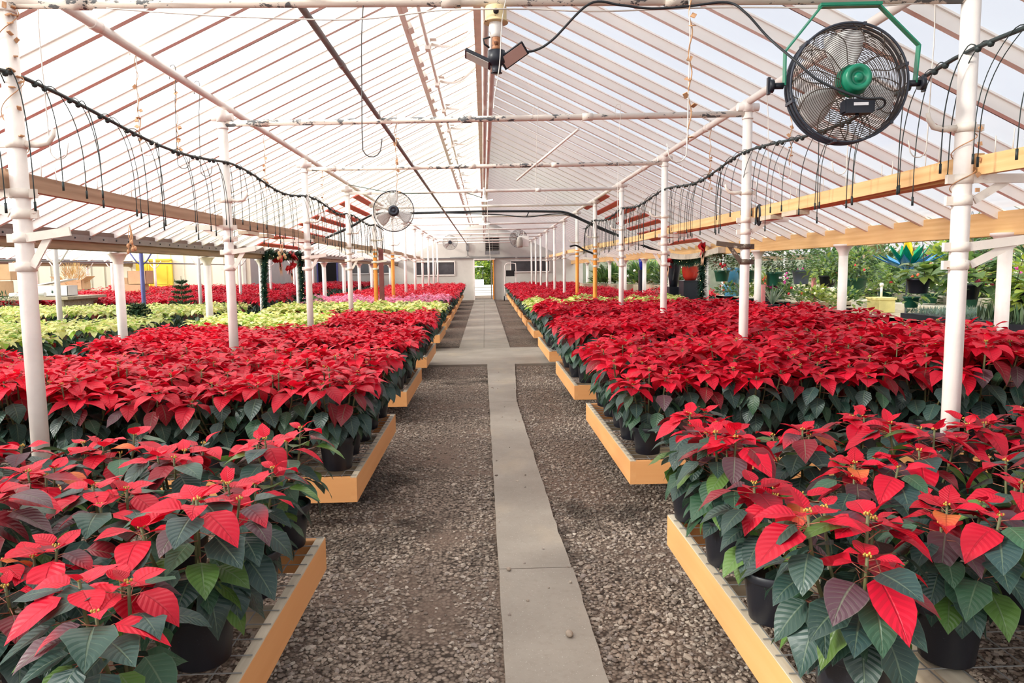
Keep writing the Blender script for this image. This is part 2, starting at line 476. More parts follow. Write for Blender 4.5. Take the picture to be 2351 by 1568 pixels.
# gravel stones: nobody could count them
def gravel():
    g = np.random.default_rng(3)
    t = (1 + 5 ** .5) / 2
    ico = np.array([(-1, t, 0), (1, t, 0), (-1, -t, 0), (1, -t, 0), (0, -1, t), (0, 1, t), (0, -1, -t), (0, 1, -t), (t, 0, -1), (t, 0, 1), (-t, 0, -1), (-t, 0, 1)]) / 1.9
    fc = np.array([(0, 11, 5), (0, 5, 1), (0, 1, 7), (0, 7, 10), (0, 10, 11), (1, 5, 9), (5, 11, 4), (11, 10, 2), (10, 7, 6), (7, 1, 8), (3, 9, 4), (3, 4, 2), (3, 2, 6), (3, 6, 8), (3, 8, 9), (4, 9, 5), (2, 4, 11), (6, 2, 10), (8, 6, 7), (9, 8, 1)])
    N = 66000
    y = 1.4 + (g.random(N) ** 1.7) * 10.0
    x = -1.35 + g.random(N) * 3.6
    on = (x > .02 - .06 * g.random(N) + .03) & (x < np.interp(y, *near_r) - .01)
    keep = ~on | (g.random(N) < .006)
    # trodden brown earth lane keeps few stones
    lane = np.exp(-((x + .30 + .05 * np.sin(y * 1.3)) / .16) ** 2)
    keep &= g.random(N) > lane * .88
    lane2 = np.exp(-((x - .62) / .10) ** 2) * (np.sin(y * 1.1) > .2)
    keep &= g.random(N) > lane2 * .7
    x, y = x[keep], y[keep]; n = len(x)
    s = .0058 + .006 * g.random(n) ** 2 + .0045 * (g.random(n) < .08)
    s *= np.where(y < 4, 1, 1.0)
    onp = (x > .05) & (x < np.interp(y, *near_r) - .02)
    V = ico[None] * (1 + g.uniform(-.28, .28, (n, 12, 1)))
    sc = np.stack([s * g.uniform(.8, 1.6, n), s * g.uniform(.7, 1.2, n), s * g.uniform(.45, .8, n)], 1)
    V = V * sc[:, None, :]
    a = g.random(n) * 2 * PI; ca, sa = np.cos(a)[:, None], np.sin(a)[:, None]
    X = V[..., 0] * ca - V[..., 1] * sa; Y = V[..., 0] * sa + V[..., 1] * ca
    Z = V[..., 2] + (sc[:, 2] * .5)[:, None] + np.where(onp, .035, 0)[:, None]
    V = np.stack([X + x[:, None], Y + y[:, None], Z], -1).reshape(-1, 3)
    Q = (fc[None] + (np.arange(n) * 12)[:, None, None]).reshape(-1, 3)
    pal = np.array([srgb(*c)[:3] for c in ((176, 161, 146), (160, 146, 132), (138, 124, 112), (190, 177, 163), (118, 106, 97), (152, 140, 132), (166, 149, 134))])
    C = np.repeat(pal[g.integers(0, len(pal), n)] * g.uniform(.8, 1.1, (n, 1)), 12, 0)
    me = grid_mesh('gravel', V, Q, M['gravel'], None, C)
    me.polygons.foreach_set('use_smooth', np.zeros(len(Q), bool))
    tag(link_mesh('gravel', me), 'loose beige gravel stones scattered beside the concrete path', 'gravel', kind='stuff')
gravel()
for (x, y, s, lb) in ((.33, 2.83, .02, 'largest loose pebble on the near concrete slab'), (.31, 2.42, .016, 'dark loose pebble at the frame bottom end of the concrete slab'), (.10, 3.5, .014, 'small pebble beside the crack in the path')):
    m = MB(); m.ball((0, 0, s * .6), s, 9, 6, (.8, 1.25, .6)); o = m.build('pebble', M['pebble']); o.location = (x, y, .035)
    tag(o, lb, 'pebble')

# ---- roof sheets and rafters
def sheet(name, x0, z0, x1, z1, y0, y1, label):
    m = MB(); n = 12
    for i in range(n):
        a, b = y0 + (y1 - y0) * i / n, y0 + (y1 - y0) * (i + 1) / n
        m.add([(x0, a, z0), (x1, a, z1), (x1, b, z1), (x0, b, z0)], [(0, 1, 2, 3)])
    return tag(m.build(name, M['panel']), label, 'roof', kind='structure')
sheet('ceiling_left', 0, ZR, -XE, roof_z(XE), -8, ZW, 'glowing white translucent roof slope left of the ridge')
sheet('ceiling_right', 0, ZR, XE, roof_z(XE), -8, ZW, 'pale lavender translucent roof slope right of the ridge')
for sgn, sd in ((-1, 'left'), (1, 'right')):
    sheet('ceiling_%s_bay' % sd, sgn * XE, roof_z(XE), sgn * 9, ZR, -8, ZW, 'near roof slope of the next bay on the %s' % sd)
    sheet('ceiling_%s_bay_outer' % sd, sgn * 9, ZR, sgn * 13.5, roof_z(XE), -8, ZW, 'far roof slope of the next bay on the %s' % sd)
    sheet('ceiling_%s_end_bay' % sd, sgn * 13.5, roof_z(XE), sgn * 18, ZR, -8, ZW, 'near roof slope of the outermost bay on the %s' % sd)
    sheet('ceiling_%s_end_bay_outer' % sd, sgn * 18, ZR, sgn * 22.5, roof_z(XE), -8, ZW, 'far roof slope of the outermost bay on the %s' % sd)

def rafter_mesh(sgn, xa, xb):
    m = MB()
    za, zb = ZR - SL * abs(xa), ZR - SL * abs(xb)
    dz = .052
    m.bar((sgn * xa, 0, za - dz), (sgn * xb, 0, zb - dz), .045, .092, (0, 0, 1))
    m.bar((sgn * xa, 0, za - .010), (sgn * xb, 0, zb - .010), .075, .012, (0, 0, 1))
    return m
rf = {}
for sgn, sd in ((-1, 'left'), (1, 'right')):
    me = rafter_mesh(sgn, .05, XE + .04).mesh('rafter', M['rafter'])
    st = MB(); st.bar((sgn * .1, .030, roof_z(.1) - .085), (sgn * XE, .030, roof_z(XE) - .085), .012, .03); sme = st.mesh('joint_strip', M['strip'])
    k = 0; y = .86
    while y < ZW - .2:
        o = link_mesh('rafter', me); o.location = (0, y, 0)
        tag(o, 'white rafter of the roof slope %s of the ridge' % sd, 'rafter', 'rafters of the %s slope' % sd, 'structure')
        if k % 5 == (2 if sgn > 0 else 4) and y < 22:
            q = link_mesh('joint_strip', sme, o); q['label'] = 'grey joint strip'
        k += 1; y += .53
    me2 = MB(); a = 13.5; b = 9.6
    me2.bar((sgn * 9.4, 0, 2.04 + (13.5 - 9.4) * SL - .05), (sgn * 13.5, 0, 1.99), .05, .09)
    me2 = me2.mesh('rafter', M['rafter'])
    for k in range(34):
        o = link_mesh('rafter', me2); o.location = (0, 2.0 + k * 1.04, 0)
        tag(o, 'white rafter seen low under the %s neighbouring roof' % sd, 'rafter', 'rafters of the next %s bay' % sd, 'structure')

rb = MB(); rb.box((-.03, 16, ZR - .13), (.07, 44, .22))
tag(rb.build('ridge_board', plain('ridge_board_paint', srgb(224, 212, 198), .6)), 'off white ridge board along the top of the roof', 'beam', kind='structure')

# ---- eave beams
def eave_left(x, name_lab, y0=-4, y1=ZW, z=1.83):
    t = thing('eave_beam', name_lab, 'beam', (x, 0, 0), kind='structure')
    m = MB(); m.box((0, (y0 + y1) / 2, z + .045), (.16, y1 - y0, .09)); m.build('wood_plank', M['wood_beam'], t)
    m = MB(); m.box((.02, (y0 + y1) / 2, z + .125), (.17, y1 - y0, .07)); m.build('steel_plate', M['beam_plate'], t)
    m = MB(); m.box((-.06, (y0 + y1) / 2, z + .185), (.30, y1 - y0, .05)); m.build('top_board', plain('gutter_brown', srgb(104, 82, 74), .6), t)
    b = MB(); y = 3.0
    while y < 16: b.ball((.107, y, z + .125), .011, 6, 4); y += .29
    b.build('bolt_row', M['cable'], t)
    return t
eave_left(-XE, 'weathered eave beam with bolted grey plate left of the main bay')
eave_left(-13.5, 'weathered eave beam farther left behind the yellow poinsettias')
m = MB(); m.box((XE + .05, 16.5, 1.905), (.14, 41, .21))
tag(m.build('eave_beam', M['wood_new']), 'new pine eave beam right of the main bay', 'beam', kind='structure')
m = MB(); m.box((13.5, 16.5, 1.93), (.2, 41, .22))
tag(m.build('eave_beam', M['wood_beam']), 'eave beam on the far side of the right bay', 'beam', kind='structure')

# ---- aisle posts with clamps and brackets
post_shaft = MB(); post_shaft.cyl((0, 0, 0), (0, 0, 2.96), .0405, 18)
post_me = post_shaft.mesh('shaft', M['white'])
cap = MB(); cap.cyl((0, 0, 2.86), (0, 0, 2.95), .05, 16); cap.cyl((0, 0, 2.80), (0, 0, 2.815), .046, 16); cap.cyl((-.09, 0, 2.90), (.09, 0, 2.90), .034, 12)
cap_me = cap.mesh('tee_fitting', M['white'])
def bracket(direc, zt, arm, zb, lift=.0):
    """two ring clamps, an arm and a brace, arm pointing along the x direction"""
    m = MB()
    m.cyl((0, 0, zt - .022), (0, 0, zt + .022), .047, 16); m.cyl((0, 0, zb - .022), (0, 0, zb + .022), .047, 16)
    for z in (zt, zb): m.box((-direc * .06, 0, z), (.035, .02, .042))
    m.bar((direc * .03, -.03, zt), (direc * arm, -.03, zt + lift), .012, .042)
    m.bar((direc * .045, -.0225, zb), (direc * arm * .55, -.0225, zt - .01 + lift * .5), .010, .036)
    return m
brk_up = {s: bracket(s, 1.955, .36, 1.855).mesh('rail_bracket', M['bracket']) for s in (-1, 1)}
brk_lo = {s: bracket(s, 1.74, .24, 1.60, .03).mesh('lower_bracket', M['bracket']) for s in (-1, 1)}
brk_dark = bracket(-1, 1.73, .26, 1.60, .03).mesh('lower_bracket', M['rust_dark'])
brk_long = bracket(1, 1.64, .46, 1.555, .05).mesh('lower_bracket', M['bracket'])
hk = {}
for s in (-1, 1):
    m = MB(); m.cyl((0, 0, 2.17), (0, 0, 2.21), .047, 16)
    m.tube([(s * .04, 0, 2.19), (s * .10, 0, 2.185), (s * .15, 0, 2.195), (s * .175, 0, 2.23), (s * .18, 0, 2.26)], [.016, .016, .014, .012, .009], 6)
    m.box((-s * .06, 0, 2.19), (.05, .022, .03))
    hk[s] = m.mesh('hook_clamp', M['bracket'])
low = MB(); low.cyl((0, 0, .0), (0, 0, 2.0), .0425, 18); low_me = low.mesh('orange_coat', M['orange_post'])
for sd, sgn, zs in (('left', -1, LZ), ('right', 1, RZ)):
    for i, y in enumerate(zs):
        orange = i in (4, 5)
        t = thing('post', ('white steel post with orange lower half, %s of the aisle, %s from the camera' if orange else 'white steel post on the %s of the aisle, %s from the camera') % (sd, ORD[i]), 'post', (sgn * 2.25, y, 0), group='white pipe posts along the %s of the aisle' % sd)
        link_mesh('shaft', post_me, t); link_mesh('tee_fitting', cap_me, t)
        if orange: link_mesh('orange_coat', low_me, t)['label'] = 'orange painted lower half of the post'
        if i < 9:
            link_mesh('rail_bracket', brk_up[sgn], t)
            if i < 6: link_mesh('hook_clamp', hk[-sgn], t)
            if sgn > 0 and i == 0: link_mesh('lower_bracket', brk_long, t)
            elif sgn > 0 and i == 1: link_mesh('lower_bracket', brk_dark, t)['label'] = 'dark rusty lower bracket'
            elif i < 5: link_mesh('lower_bracket', brk_lo[-sgn], t)
m = MB(); m.box((0, 0, 1.0), (.09, .09, 2.0))
tag(m.build('post', plain('maroon_post_paint', srgb(120, 62, 62), .5)), 'maroon wooden post beside the fifth left post of the aisle', 'post').location = (-2.13, 14.95, 0)

# ---- purlin, cross and ridge pipes
def pipe(name, a, b, r, mat, label, cat='pipe', group=None, seg=12, couplings=()):
    m = MB(); m.cyl(a, b, r, seg)
    A, B = Vector(a), Vector(b)
    for f in couplings:
        d = (B - A).normalized(); p = A + (B - A) * f
        m.cyl(p - d * .045, p + d * .045, r * 1.22, seg)
    return tag(m.build(name, mat), label, cat, group)
for sgn, sd, y0 in ((-1, 'left', .4), (1, 'right', .4)):
    z = 3.01 if sgn < 0 else 2.945
    pipe('purlin_pipe', (sgn * 2.25, y0, z), (sgn * 2.25, ZW - .05, z), .03, M['white'], 'long white purlin pipe resting on the %s row of posts' % sd, couplings=[.11 + .0773 * i for i in range(11)])
    br = MB()
for i in range(12):
    yl, yr = LZ[i], RZ[i]
    mt = M['white_chip'] if i < 3 else M['white']
    cz, cw = (2.845, 2.775) if i == 0 else (2.845, 2.845)
    pipe('cross_pipe', (-2.25, yl, cz), (2.25, yr, cw), .026 if i else .029, mt, ['flaking white cross pipe nearest the camera at the top of the picture', 'flaking white cross pipe behind the fan, joining the second pair of posts', 'white cross pipe joining the third pair of posts'][i] if i < 3 else 'white cross pipe joining the %s pair of posts' % ORD[i], group='white cross pipes between the post rows', couplings=[.08, .47, .7] if i < 4 else [])
pipe('water_pipe', (.085, .8, 2.99), (.02, ZW - .1, 2.99), .024, M['white'], 'white overhead pipe under the ridge, right one of two', couplings=[.1, .2, .4])
pipe('water_pipe', (.03, 3.0, 2.955), (-.03, ZW - .1, 2.955), .020, M['white'], 'white overhead pipe under the ridge, left one of two', couplings=[.2, .5])
g = pipe('conduit', (-.90, 1.6, 2.885), (-.82, ZW - .15, 2.80), .019, M['conduit'], 'dark grey conduit hung under the cross pipes left of the ridge', couplings=[.09, .17, .3, .45])
cl = MB()
for i in range(3):
    cl.cyl((-.89, LZ[i] - .02, 2.86), (-.89, LZ[i] - .02, 2.95), .006, 6); cl.tube([(-.93, LZ[i] - .02, 2.885), (-.90, LZ[i] - .02, 2.86), (-.87, LZ[i] - .02, 2.885)], .006, 6)
cl.build('pipe_clip', M['steel'], g)
pipe('loose_pipe', (.42, 9.0, 2.66), (.98, 7.4, 2.97), .013, M['white'], 'short white pipe sticking up at an angle beside the fourth cross pipe')
pipe('loose_pipe', (1.02, 17.0, 2.80), (1.10, 17.3, 2.95), .012, M['cable'], 'short dark rod under a far cross pipe')

# ---- ridge vent: header board, shaft and curved racks
m = MB(); m.box((0, 0, 0), (.05, 34, .13), (R(-25), 'Y'))
for k in range(60): m.box((.045, -16.6 + k * .55, -.01), (.05, .16, .09), (R(-25), 'Y'))
o = m.build('vent_header', M['rafter']); o.location = (-.70, 19.6, 3.80)
tag(o, 'white notched vent header board left of the ridge', 'vent', kind='structure')
t = thing('vent_shaft', 'white vent shaft with bearings and curved racks left of the ridge', 'vent gear', (-.53, 0, 3.80))
m = MB(); m.cyl((0, 3.0, 0), (0, ZW - .4, 0), .017, 10); m.build('shaft', M['rafter'], t)
bm = MB(); bm.box((0, 0, 0), (.05, .11, .10)); bm.cyl((0, -.05, 0), (0, .05, 0), .034, 12); bm.box((.02, 0, .06), (.13, .10, .012)); bme = bm.mesh('bearing', M['rafter'])
rm = MB(); pts = [(.03 + .46 * f, 0, .03 + .20 * f - .10 * math.sin(f * PI)) for f in np.linspace(0, 1, 12)]
for a_, b_ in zip(pts[:-1], pts[1:]): rm.bar(a_, b_, .012, .022)
for q in np.linspace(0, 1, 34): rm.box((.03 + .46 * q, 0, .03 + .20 * q - .10 * math.sin(q * PI) - .014), (.007, .012, .012))
rme = rm.mesh('curved_rack', M['white'])
for k in range(18):
    y = 4.6 + 1.42 * k
    link_mesh('bearing', bme, t).location = (0, y, 0)
    if k < 14: link_mesh('curved_rack', rme, t).location = (0, y + .06, 0)

# ---- wooden rails on the brackets
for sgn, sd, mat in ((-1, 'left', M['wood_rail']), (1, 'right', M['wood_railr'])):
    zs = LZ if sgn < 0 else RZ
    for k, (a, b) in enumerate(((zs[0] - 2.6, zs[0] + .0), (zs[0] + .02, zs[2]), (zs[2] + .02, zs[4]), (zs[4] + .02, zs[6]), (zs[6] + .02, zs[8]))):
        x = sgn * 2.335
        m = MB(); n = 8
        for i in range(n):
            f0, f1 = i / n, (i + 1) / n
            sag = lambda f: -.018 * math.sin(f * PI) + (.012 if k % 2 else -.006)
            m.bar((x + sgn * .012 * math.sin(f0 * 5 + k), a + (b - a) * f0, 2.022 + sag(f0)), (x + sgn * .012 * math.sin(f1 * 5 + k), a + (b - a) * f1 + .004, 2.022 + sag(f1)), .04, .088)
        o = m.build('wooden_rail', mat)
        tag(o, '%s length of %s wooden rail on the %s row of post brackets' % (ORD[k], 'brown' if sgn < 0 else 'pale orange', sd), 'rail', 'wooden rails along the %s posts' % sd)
        nl = MB()
        for q in np.arange(a + .3, b - .1, .42):
            nl.cyl((x, q, 2.06), (x + .004, q, 2.15), .0025, 5); nl.cyl((x + .008, q + .12, 2.06), (x + .008, q + .12, 2.14), .0025, 5)
        nl.build('nails', M['wire'], o)
m = MB(); m.box((2.42, 6.1, 1.985), (.09, 5.4, .02))
tag(m.build('wooden_rail', M['wood_railr']), 'thin second board lying flat behind the right rail', 'rail')
for (x, y, l, sd) in ((-2.36, 7.35, .34, 'left'), (-2.37, 7.95, .26, 'left'), (2.34, 5.35, .26, 'right'), (2.34, 5.8, .22, 'right')):
    m = MB(); m.box((0, 0, 0), (.10, l, .035)); o = m.build('wood_offcut', M['wood_top']); o.location = (x, y, 1.952)
    tag(o, '%s pale wood offcut fixed under the %s rail' % ('nearer' if y in (7.35, 5.35) else 'farther', sd), 'block')

# ---- eave posts of the main bay and posts of the neighbouring bays
ep = MB(); ep.cyl((0, 0, 0), (0, 0, 1.80), .055, 18); ep_me = ep.mesh('shaft', M['white'])
ef = MB(); ef.lathe([(.056, 1.68), (.062, 1.72), (.10, 1.79), (.12, 1.80), (.12, 1.822), (.0, 1.822)], seg=18)
ef_me = {1: ef.mesh('flange', M['white']), -1: ef.mesh('flange', M['bracket'])}
for sgn, sd, y0 in ((-1, 'left', 9.02 - 2.83), (1, 'right', 6.05 - 2.8)):
    for i in range(11):
        y = y0 + i * (2.83 if sgn < 0 else 2.80)
        if y > ZW - .6: continue
        t = thing('eave_post', 'thick white post under the %s eave beam, %s from the camera' % (sd, ORD[i]), 'post', (sgn * XE, y, 0), group='posts under the %s eave beam' % sd)
        link_mesh('shaft', ep_me, t); link_mesh('flange', ef_me[sgn], t)
bp = MB(); bp.cyl((0, 0, 0), (0, 0, 2.4), .04, 14)
bp.tube([(0, 0, 1.72), (.10, 0, 1.80), (.22, 0, 1.98)], .014, 6); bp.tube([(0, 0, 1.72), (-.10, 0, 1.80), (-.22, 0, 1.98)], .014, 6)
bme = {'white': bp.mesh('bay_post', M['white']), 'purple': bp.mesh('bay_post', M['purple'])}
for i in range(9):
    y = 5.94 + 2.83 * i
    o = link_mesh('bay_post', bme['purple' if i in (1, 3) else 'white']); o.location = (-6.75 + (.05 if i == 1 else 0), y + (.9 if i == 1 else 0), 0)
    tag(o, ('purple post standing among the yellow poinsettias, %s one' % ('nearer' if i == 1 else 'farther')) if i in (1, 3) else 'white post in the left bay, %s in the row beyond the eave beam' % ORD[i], 'post', None if i in (1, 3) else 'posts in the left bay')
for x, nm in ((-11.25, 'middle row of the left bay'), (-13.5, 'row under the farther left beam'), (-18, 'outermost row on the left')):
    for i in range(8):
        y = 8.0 + 2.83 * i
        if y > 27: continue
        o = link_mesh('bay_post', bme['white']); o.location = (x, y, 0)
        tag(o, 'white post, %s in the %s' % (NTH[i], nm), 'post', 'posts in the ' + nm)
for i in range(11):
    o = link_mesh('bay_post', bme['white']); o.location = (9.0, 7.2 + 2.8 * i, 0)
    tag(o, 'white post, %s in the middle row of the right bay' % NTH[i], 'post', 'posts in the middle of the right bay')
pipe('overhead_pipe', (-9.6, 3, 1.86), (-9.6, 27.8, 1.86), .02, M['strip'], 'thin grey pipe running low across the left bay')

# ---- walls
def panel_wall(name, label, x0, x1, y, z0, z1, mat, openings=(), thick=.12, gable=None):
    """a wall facing the camera with rectangular openings, split into boxes"""
    m = MB()
    xs = sorted({x0, x1, *[o[0] for o in openings], *[o[1] for o in openings]})
    for a, b in zip(xs[:-1], xs[1:]):
        c = (a + b) / 2
        ops = sorted([(o[2], o[3]) for o in openings if o[0] < c < o[1]])
        z = z0
        for lo, hi in ops + [(z1, z1)]:
            if lo > z + 1e-4: m.box((c, y + thick / 2, (z + lo) / 2), (b - a, thick, lo - z))
            z = hi
    if gable: m.prism(gable, y, y + thick)
    return tag(m.build(name, mat), label, 'wall', kind='structure')
wins = [(-6.9, -4.85, 1.42, 1.98), (-3.5, -1.52, 1.30, 1.99), (1.36, 3.38, 1.42, 2.0)]
panel_wall('wall_back', 'white boarded far gable wall around the doorway', -XE - 4.7, XE + .6, ZW, 0, 2.02, M['wall'], [(-.50, .43, 0, 2.06)] + wins,
           gable=[(-XE, 2.02), (XE, 2.02), (XE, 2.04), (0, ZR), (-XE, 2.04)])
for i, (a, b, c, d) in enumerate(wins):
    t = thing('window_%d' % (i + 1), ['dark window in the far wall, left of the fourth', 'dark framed window in the far wall left of the doorway', 'dark window in the far wall right of the doorway'][i].replace(', left of the fourth', ' farthest to the left'), 'window', ((a + b) / 2, ZW, 0), kind='structure')
    m = MB(); m.box((0, .05, (c + d) / 2), (b - a, .02, d - c)); m.build('glass', M['glass_dark'], t)
    m = MB(); hw = (b - a) / 2
    for z in (c, d): m.box((0, -.015, z), (2 * hw + .06, .05, .06))
    for x in ((-hw, hw) if i == 2 else (-hw, 0, hw)): m.box((x, -.015, (c + d) / 2), (.05, .05, d - c))
    m.build('window_frame', M['white'], t)
t = thing('door_1', 'open doorway at the end of the aisle with an orange right jamb', 'doorway', (0, ZW, 0), kind='structure')
m = MB(); m.box((.46, -.03, 1.03), (.06, .22, 2.06)); m.build('door_jamb', M['orange_post'], t, 'orange door jamb')
m = MB(); m.box((-.53, -.03, 1.03), (.06, .22, 2.06)); m.box((0, -.03, 2.09), (1.1, .2, .06)); m.build('door_frame', M['white'], t)
m = MB(); m.box((.36, .5, 1.0), (.05, .8, 2.0)); m.build('door_leaf', plain('grey_door', srgb(120, 112, 104), .6), t)
m = MB(); m.box((-1.6, ZW - .04, 2.16), (6.4, .06, .045)); m.box((3.0, ZW - .04, 2.16), (2.6, .06, .045))
tag(m.build('wall_pipe', M['strip']), 'dark pipe running level across the far wall above the doorway', 'pipe')
t = thing('electrical_box', 'grey electrical box with conduit on the far wall left of the heater', 'electrical box', (-.85, ZW - .06, 2.75))
m = MB(); m.box((0, 0, 0), (.13, .10, .42)); m.build('housing', M['strip'], t)
m = MB(); m.tube([(0, 0, -.2), (0, 0, -.45), (-.06, 0, -.54), (-.9, 0, -.56)], .014, 6); m.tube([(.03, 0, -.2), (.03, 0, -.42), (.1, 0, -.52), (1.2, 0, -.54)], .014, 6); m.tube([(0, 0, .2), (.02, 0, .4), (.25, 0, .62)], .012, 6); m.build('conduit', M['strip'], t)
# unit heater
t = thing('unit_heater', 'dark louvred unit heater hung above the doorway on the far wall', 'heater', (.42, 36.3, 2.38))
m = MB(); m.box((0, .18, .42), (.72, .34, .84)); m.build('casing', M['dark'], t)
m = MB()
for k in range(9): m.box((0, 0, .12 + k * .082), (.68, .03, .012), (R(30), 'X'))
for x in (-.34, 0, .34): m.box((x, 0, .46), (.02, .03, .72))
m.build('louvres', M['guard_grey'], t)
m = MB(); m.box((0, .1, .02), (.74, .24, .17)); m.box((.2, -.025, .03), (.2, .01, .06)); m.build('control_panel', M['strip'], t)
m = MB(); m.cyl((-.3, .18, .84), (-.3, .18, 1.3), .01, 6); m.cyl((.3, .18, .84), (.3, .18, 1.3), .01, 6); m.build('hanger_rods', M['wire'], t)
# greenery, sky lit yard beyond the doorway
m = MB(); m.add([(-6, 37.2, -.01), (8, 37.2, -.01), (8, 58, -.01), (-6, 58, -.01)], [(0, 1, 2, 3)])
tag(m.build('yard', plain('yard_ground', srgb(66, 66, 74), .9)), 'sunlit yard outside the far doorway', 'ground', kind='structure')

# left bay walls
M['corr'] = M['wall_cream']
def ribbed_wall(name, label, x0, x1, y, z0, z1, openings=()):
    m = MB(); x = x0
    while x < x1 - .01:
        skip = [o for o in openings if o[0] <= x + .1 < o[1]]
        if not skip: m.box((x + .25, y, (z0 + z1) / 2), (.49, .06, z1 - z0)); m.box((x + .5, y - .02, (z0 + z1) / 2), (.03, .06, z1 - z0))
        x += .5
    return tag(m.build(name, M['corr']), label, 'wall', kind='structure')
ribbed_wall('wall_left_back', 'cream panelled back wall of the left bays', -22.5, -9.2, 28.0, 0, 4.0)
m = MB(); m.box((-9.2, 32.5, 1.6), (.12, 9.2, 3.2)); tag(m.build('wall_left_return', M['wall']), 'white return wall at the corner of the left bay', 'wall', kind='structure')
m = MB(); m.box((-22.6, 10, 1.3), (.1, 37, 2.6)); tag(m.build('wall_left', M['corr']), 'cream side wall at the far left', 'wall', kind='structure')
t = thing('door_2', 'yellow door in the cream wall of the left bay', 'door', (-12.35, 27.9, 0), kind='structure')
m = MB(); m.box((0, 0, 1.02), (.78, .06, 2.04)); m.box((0, -.035, 1.5), (.5, .02, .7)); m.box((0, -.035, .55), (.5, .02, .6)); m.build('door_leaf', M['yellow'], t)
m = MB(); m.box((-.42, -.02, 1.02), (.06, .1, 2.1)); m.box((.42, -.02, 1.02), (.06, .1, 2.1)); m.box((0, -.02, 2.08), (.9, .1, .06)); m.build('door_frame', M['yellow'], t)
m = MB(); m.ball((.3, -.07, 1.0), .035, 8, 6); m.build('door_knob', M['steel'], t)
m = MB(); m.box((-13.05, 27.9, 1.02), (.42, .05, 2.04)); tag(m.build('side_panel', M['yellow']), 'narrow yellow panel beside the yellow door', 'panel')
t = thing('door_3', 'dark opening with purple jambs in the far wall on the left', 'doorway', (-8.0, ZW - .04, 0), kind='structure')
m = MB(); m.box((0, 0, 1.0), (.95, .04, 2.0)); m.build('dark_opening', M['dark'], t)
m = MB(); m.box((-.5, -.02, 1.0), (.07, .1, 2.05)); m.box((.5, -.02, 1.0), (.07, .1, 2.05)); m.build('door_frame', M['purple'], t)
# right bay walls
m = MB(); m.box((22.6, 14, 1.3), (.1, 46, 2.6)); tag(m.build('wall_right', M['wall_cream']), 'pale side wall at the far right', 'wall', kind='structure')
m = MB(); m.box((13.8, ZW + .1, 1.1), (17.6, .1, 2.2)); tag(m.build('wall_right_back', plain('grey_green_glazing', srgb(140, 148, 128), .5, var=.3, scale=1)), 'greyish glazed back wall of the right bays', 'wall', kind='structure')
m = MB(); m.box((0, -8, 2.2), (45, .04, 4.4)); tag(m.build('wall_front', M['panel']), 'translucent end wall behind the camera', 'wall', kind='structure')
# =====================================================================================
#  benches
# =====================================================================================
ZB = .35                        # bench surface
def bench(label, sgn, xe, y0, y1, length=3.32, group=None, detail=True):
    """slatted grower's bench: orange frame boards, welded wire top, joists and posts"""
    x0 = xe if sgn > 0 else xe - length
    if sgn < 0: x0 = xe - length
    x1 = x0 + length
    cx, cyy = (x0 + x1) / 2, (y0 + y1) / 2
    t = thing('bench', label, 'bench', (cx, cyy, 0), group=group)
    hx, hy = (x1 - x0) / 2, (y1 - y0) / 2
    th, hb = .038, .148
    zc = ZB - hb / 2 - .004
    for s in (-1, 1):
        m = MB(); m.box((s * (hx - th / 2), 0, zc), (th, 2 * hy, hb)); m.build('side_board', M['orange'], t)
        m = MB(); m.box((0, s * (hy - th / 2), zc), (2 * hx - 2 * th, th, hb)); m.build('end_board', M['orange_x'], t)
        if detail:
            m = MB(); m.box((s * (hx - th / 2), 0, ZB - .002), (th - .002, 2 * hy - .002, .005)); m.build('bare_top_edge', M['wood_top'], t, 'bare wooden top edge')
    if detail:
        m = MB()
        w_ = .0032
        for x in np.arange(-hx + .03, hx, .1): m.box((x, 0, ZB + .002), (w_, 2 * hy - .01, w_))
        for y in np.arange(-hy + .03, hy, .1): m.box((0, y, ZB + .005), (2 * hx - .01, w_, w_))
        m.build('wire_mesh_top', M['steel'], t)
    for x in (-hx + .50, 0, hx - .50):
        m = MB(); m.box((x, 0, ZB - .05), (.09, 2 * hy - .08, .085)); m.build('joist', M['wood_greyx'] if not detail else M['wood_top'], t)
        for s in (-1, 1):
            m = MB(); m.box((x + .075, s * (hy - .16), (ZB - .02) / 2), (.085, .085, ZB - .02)); m.build('leg', M['wood_grey'], t)
    if detail:
        for s in (-1, 1):
            m = MB(); m.box((0, s * hy * .45, ZB - .095), (2 * hx - .1, .04, .07)); m.build('cross_beam', M['wood_greyx'], t)
    return t, (x0, x1, y0, y1)

def xedge(sgn, y): return sgn * (.885 + .006 * (y - 3)) if sgn > 0 else -(.755 + .009 * (y - 3))
LB = [(1.15, 3.20), (4.15, 6.01), (7.12, 8.86), (9.97, 11.85), (13.4, 15.45)] + [(16.3 + 2.85 * k, 18.2 + 2.85 * k) for k in range(7)]
RB_ = [(1.15, 3.38), (4.37, 6.34), (7.32, 9.27), (10.41, 12.66), (14.05, 16.2)] + [(17.0 + 2.85 * k, 18.9 + 2.85 * k) for k in range(7)]
for sgn, sd, arr in ((-1, 'left', LB), (1, 'right', RB_)):
    for i, (a, b) in enumerate(arr):
        bench('orange framed wire top bench %s of the aisle, %s from the camera' % (sd, ORD[i]), sgn, xedge(sgn, (a + b) / 2), a, b, group='orange benches %s of the aisle' % sd, detail=i < 5)

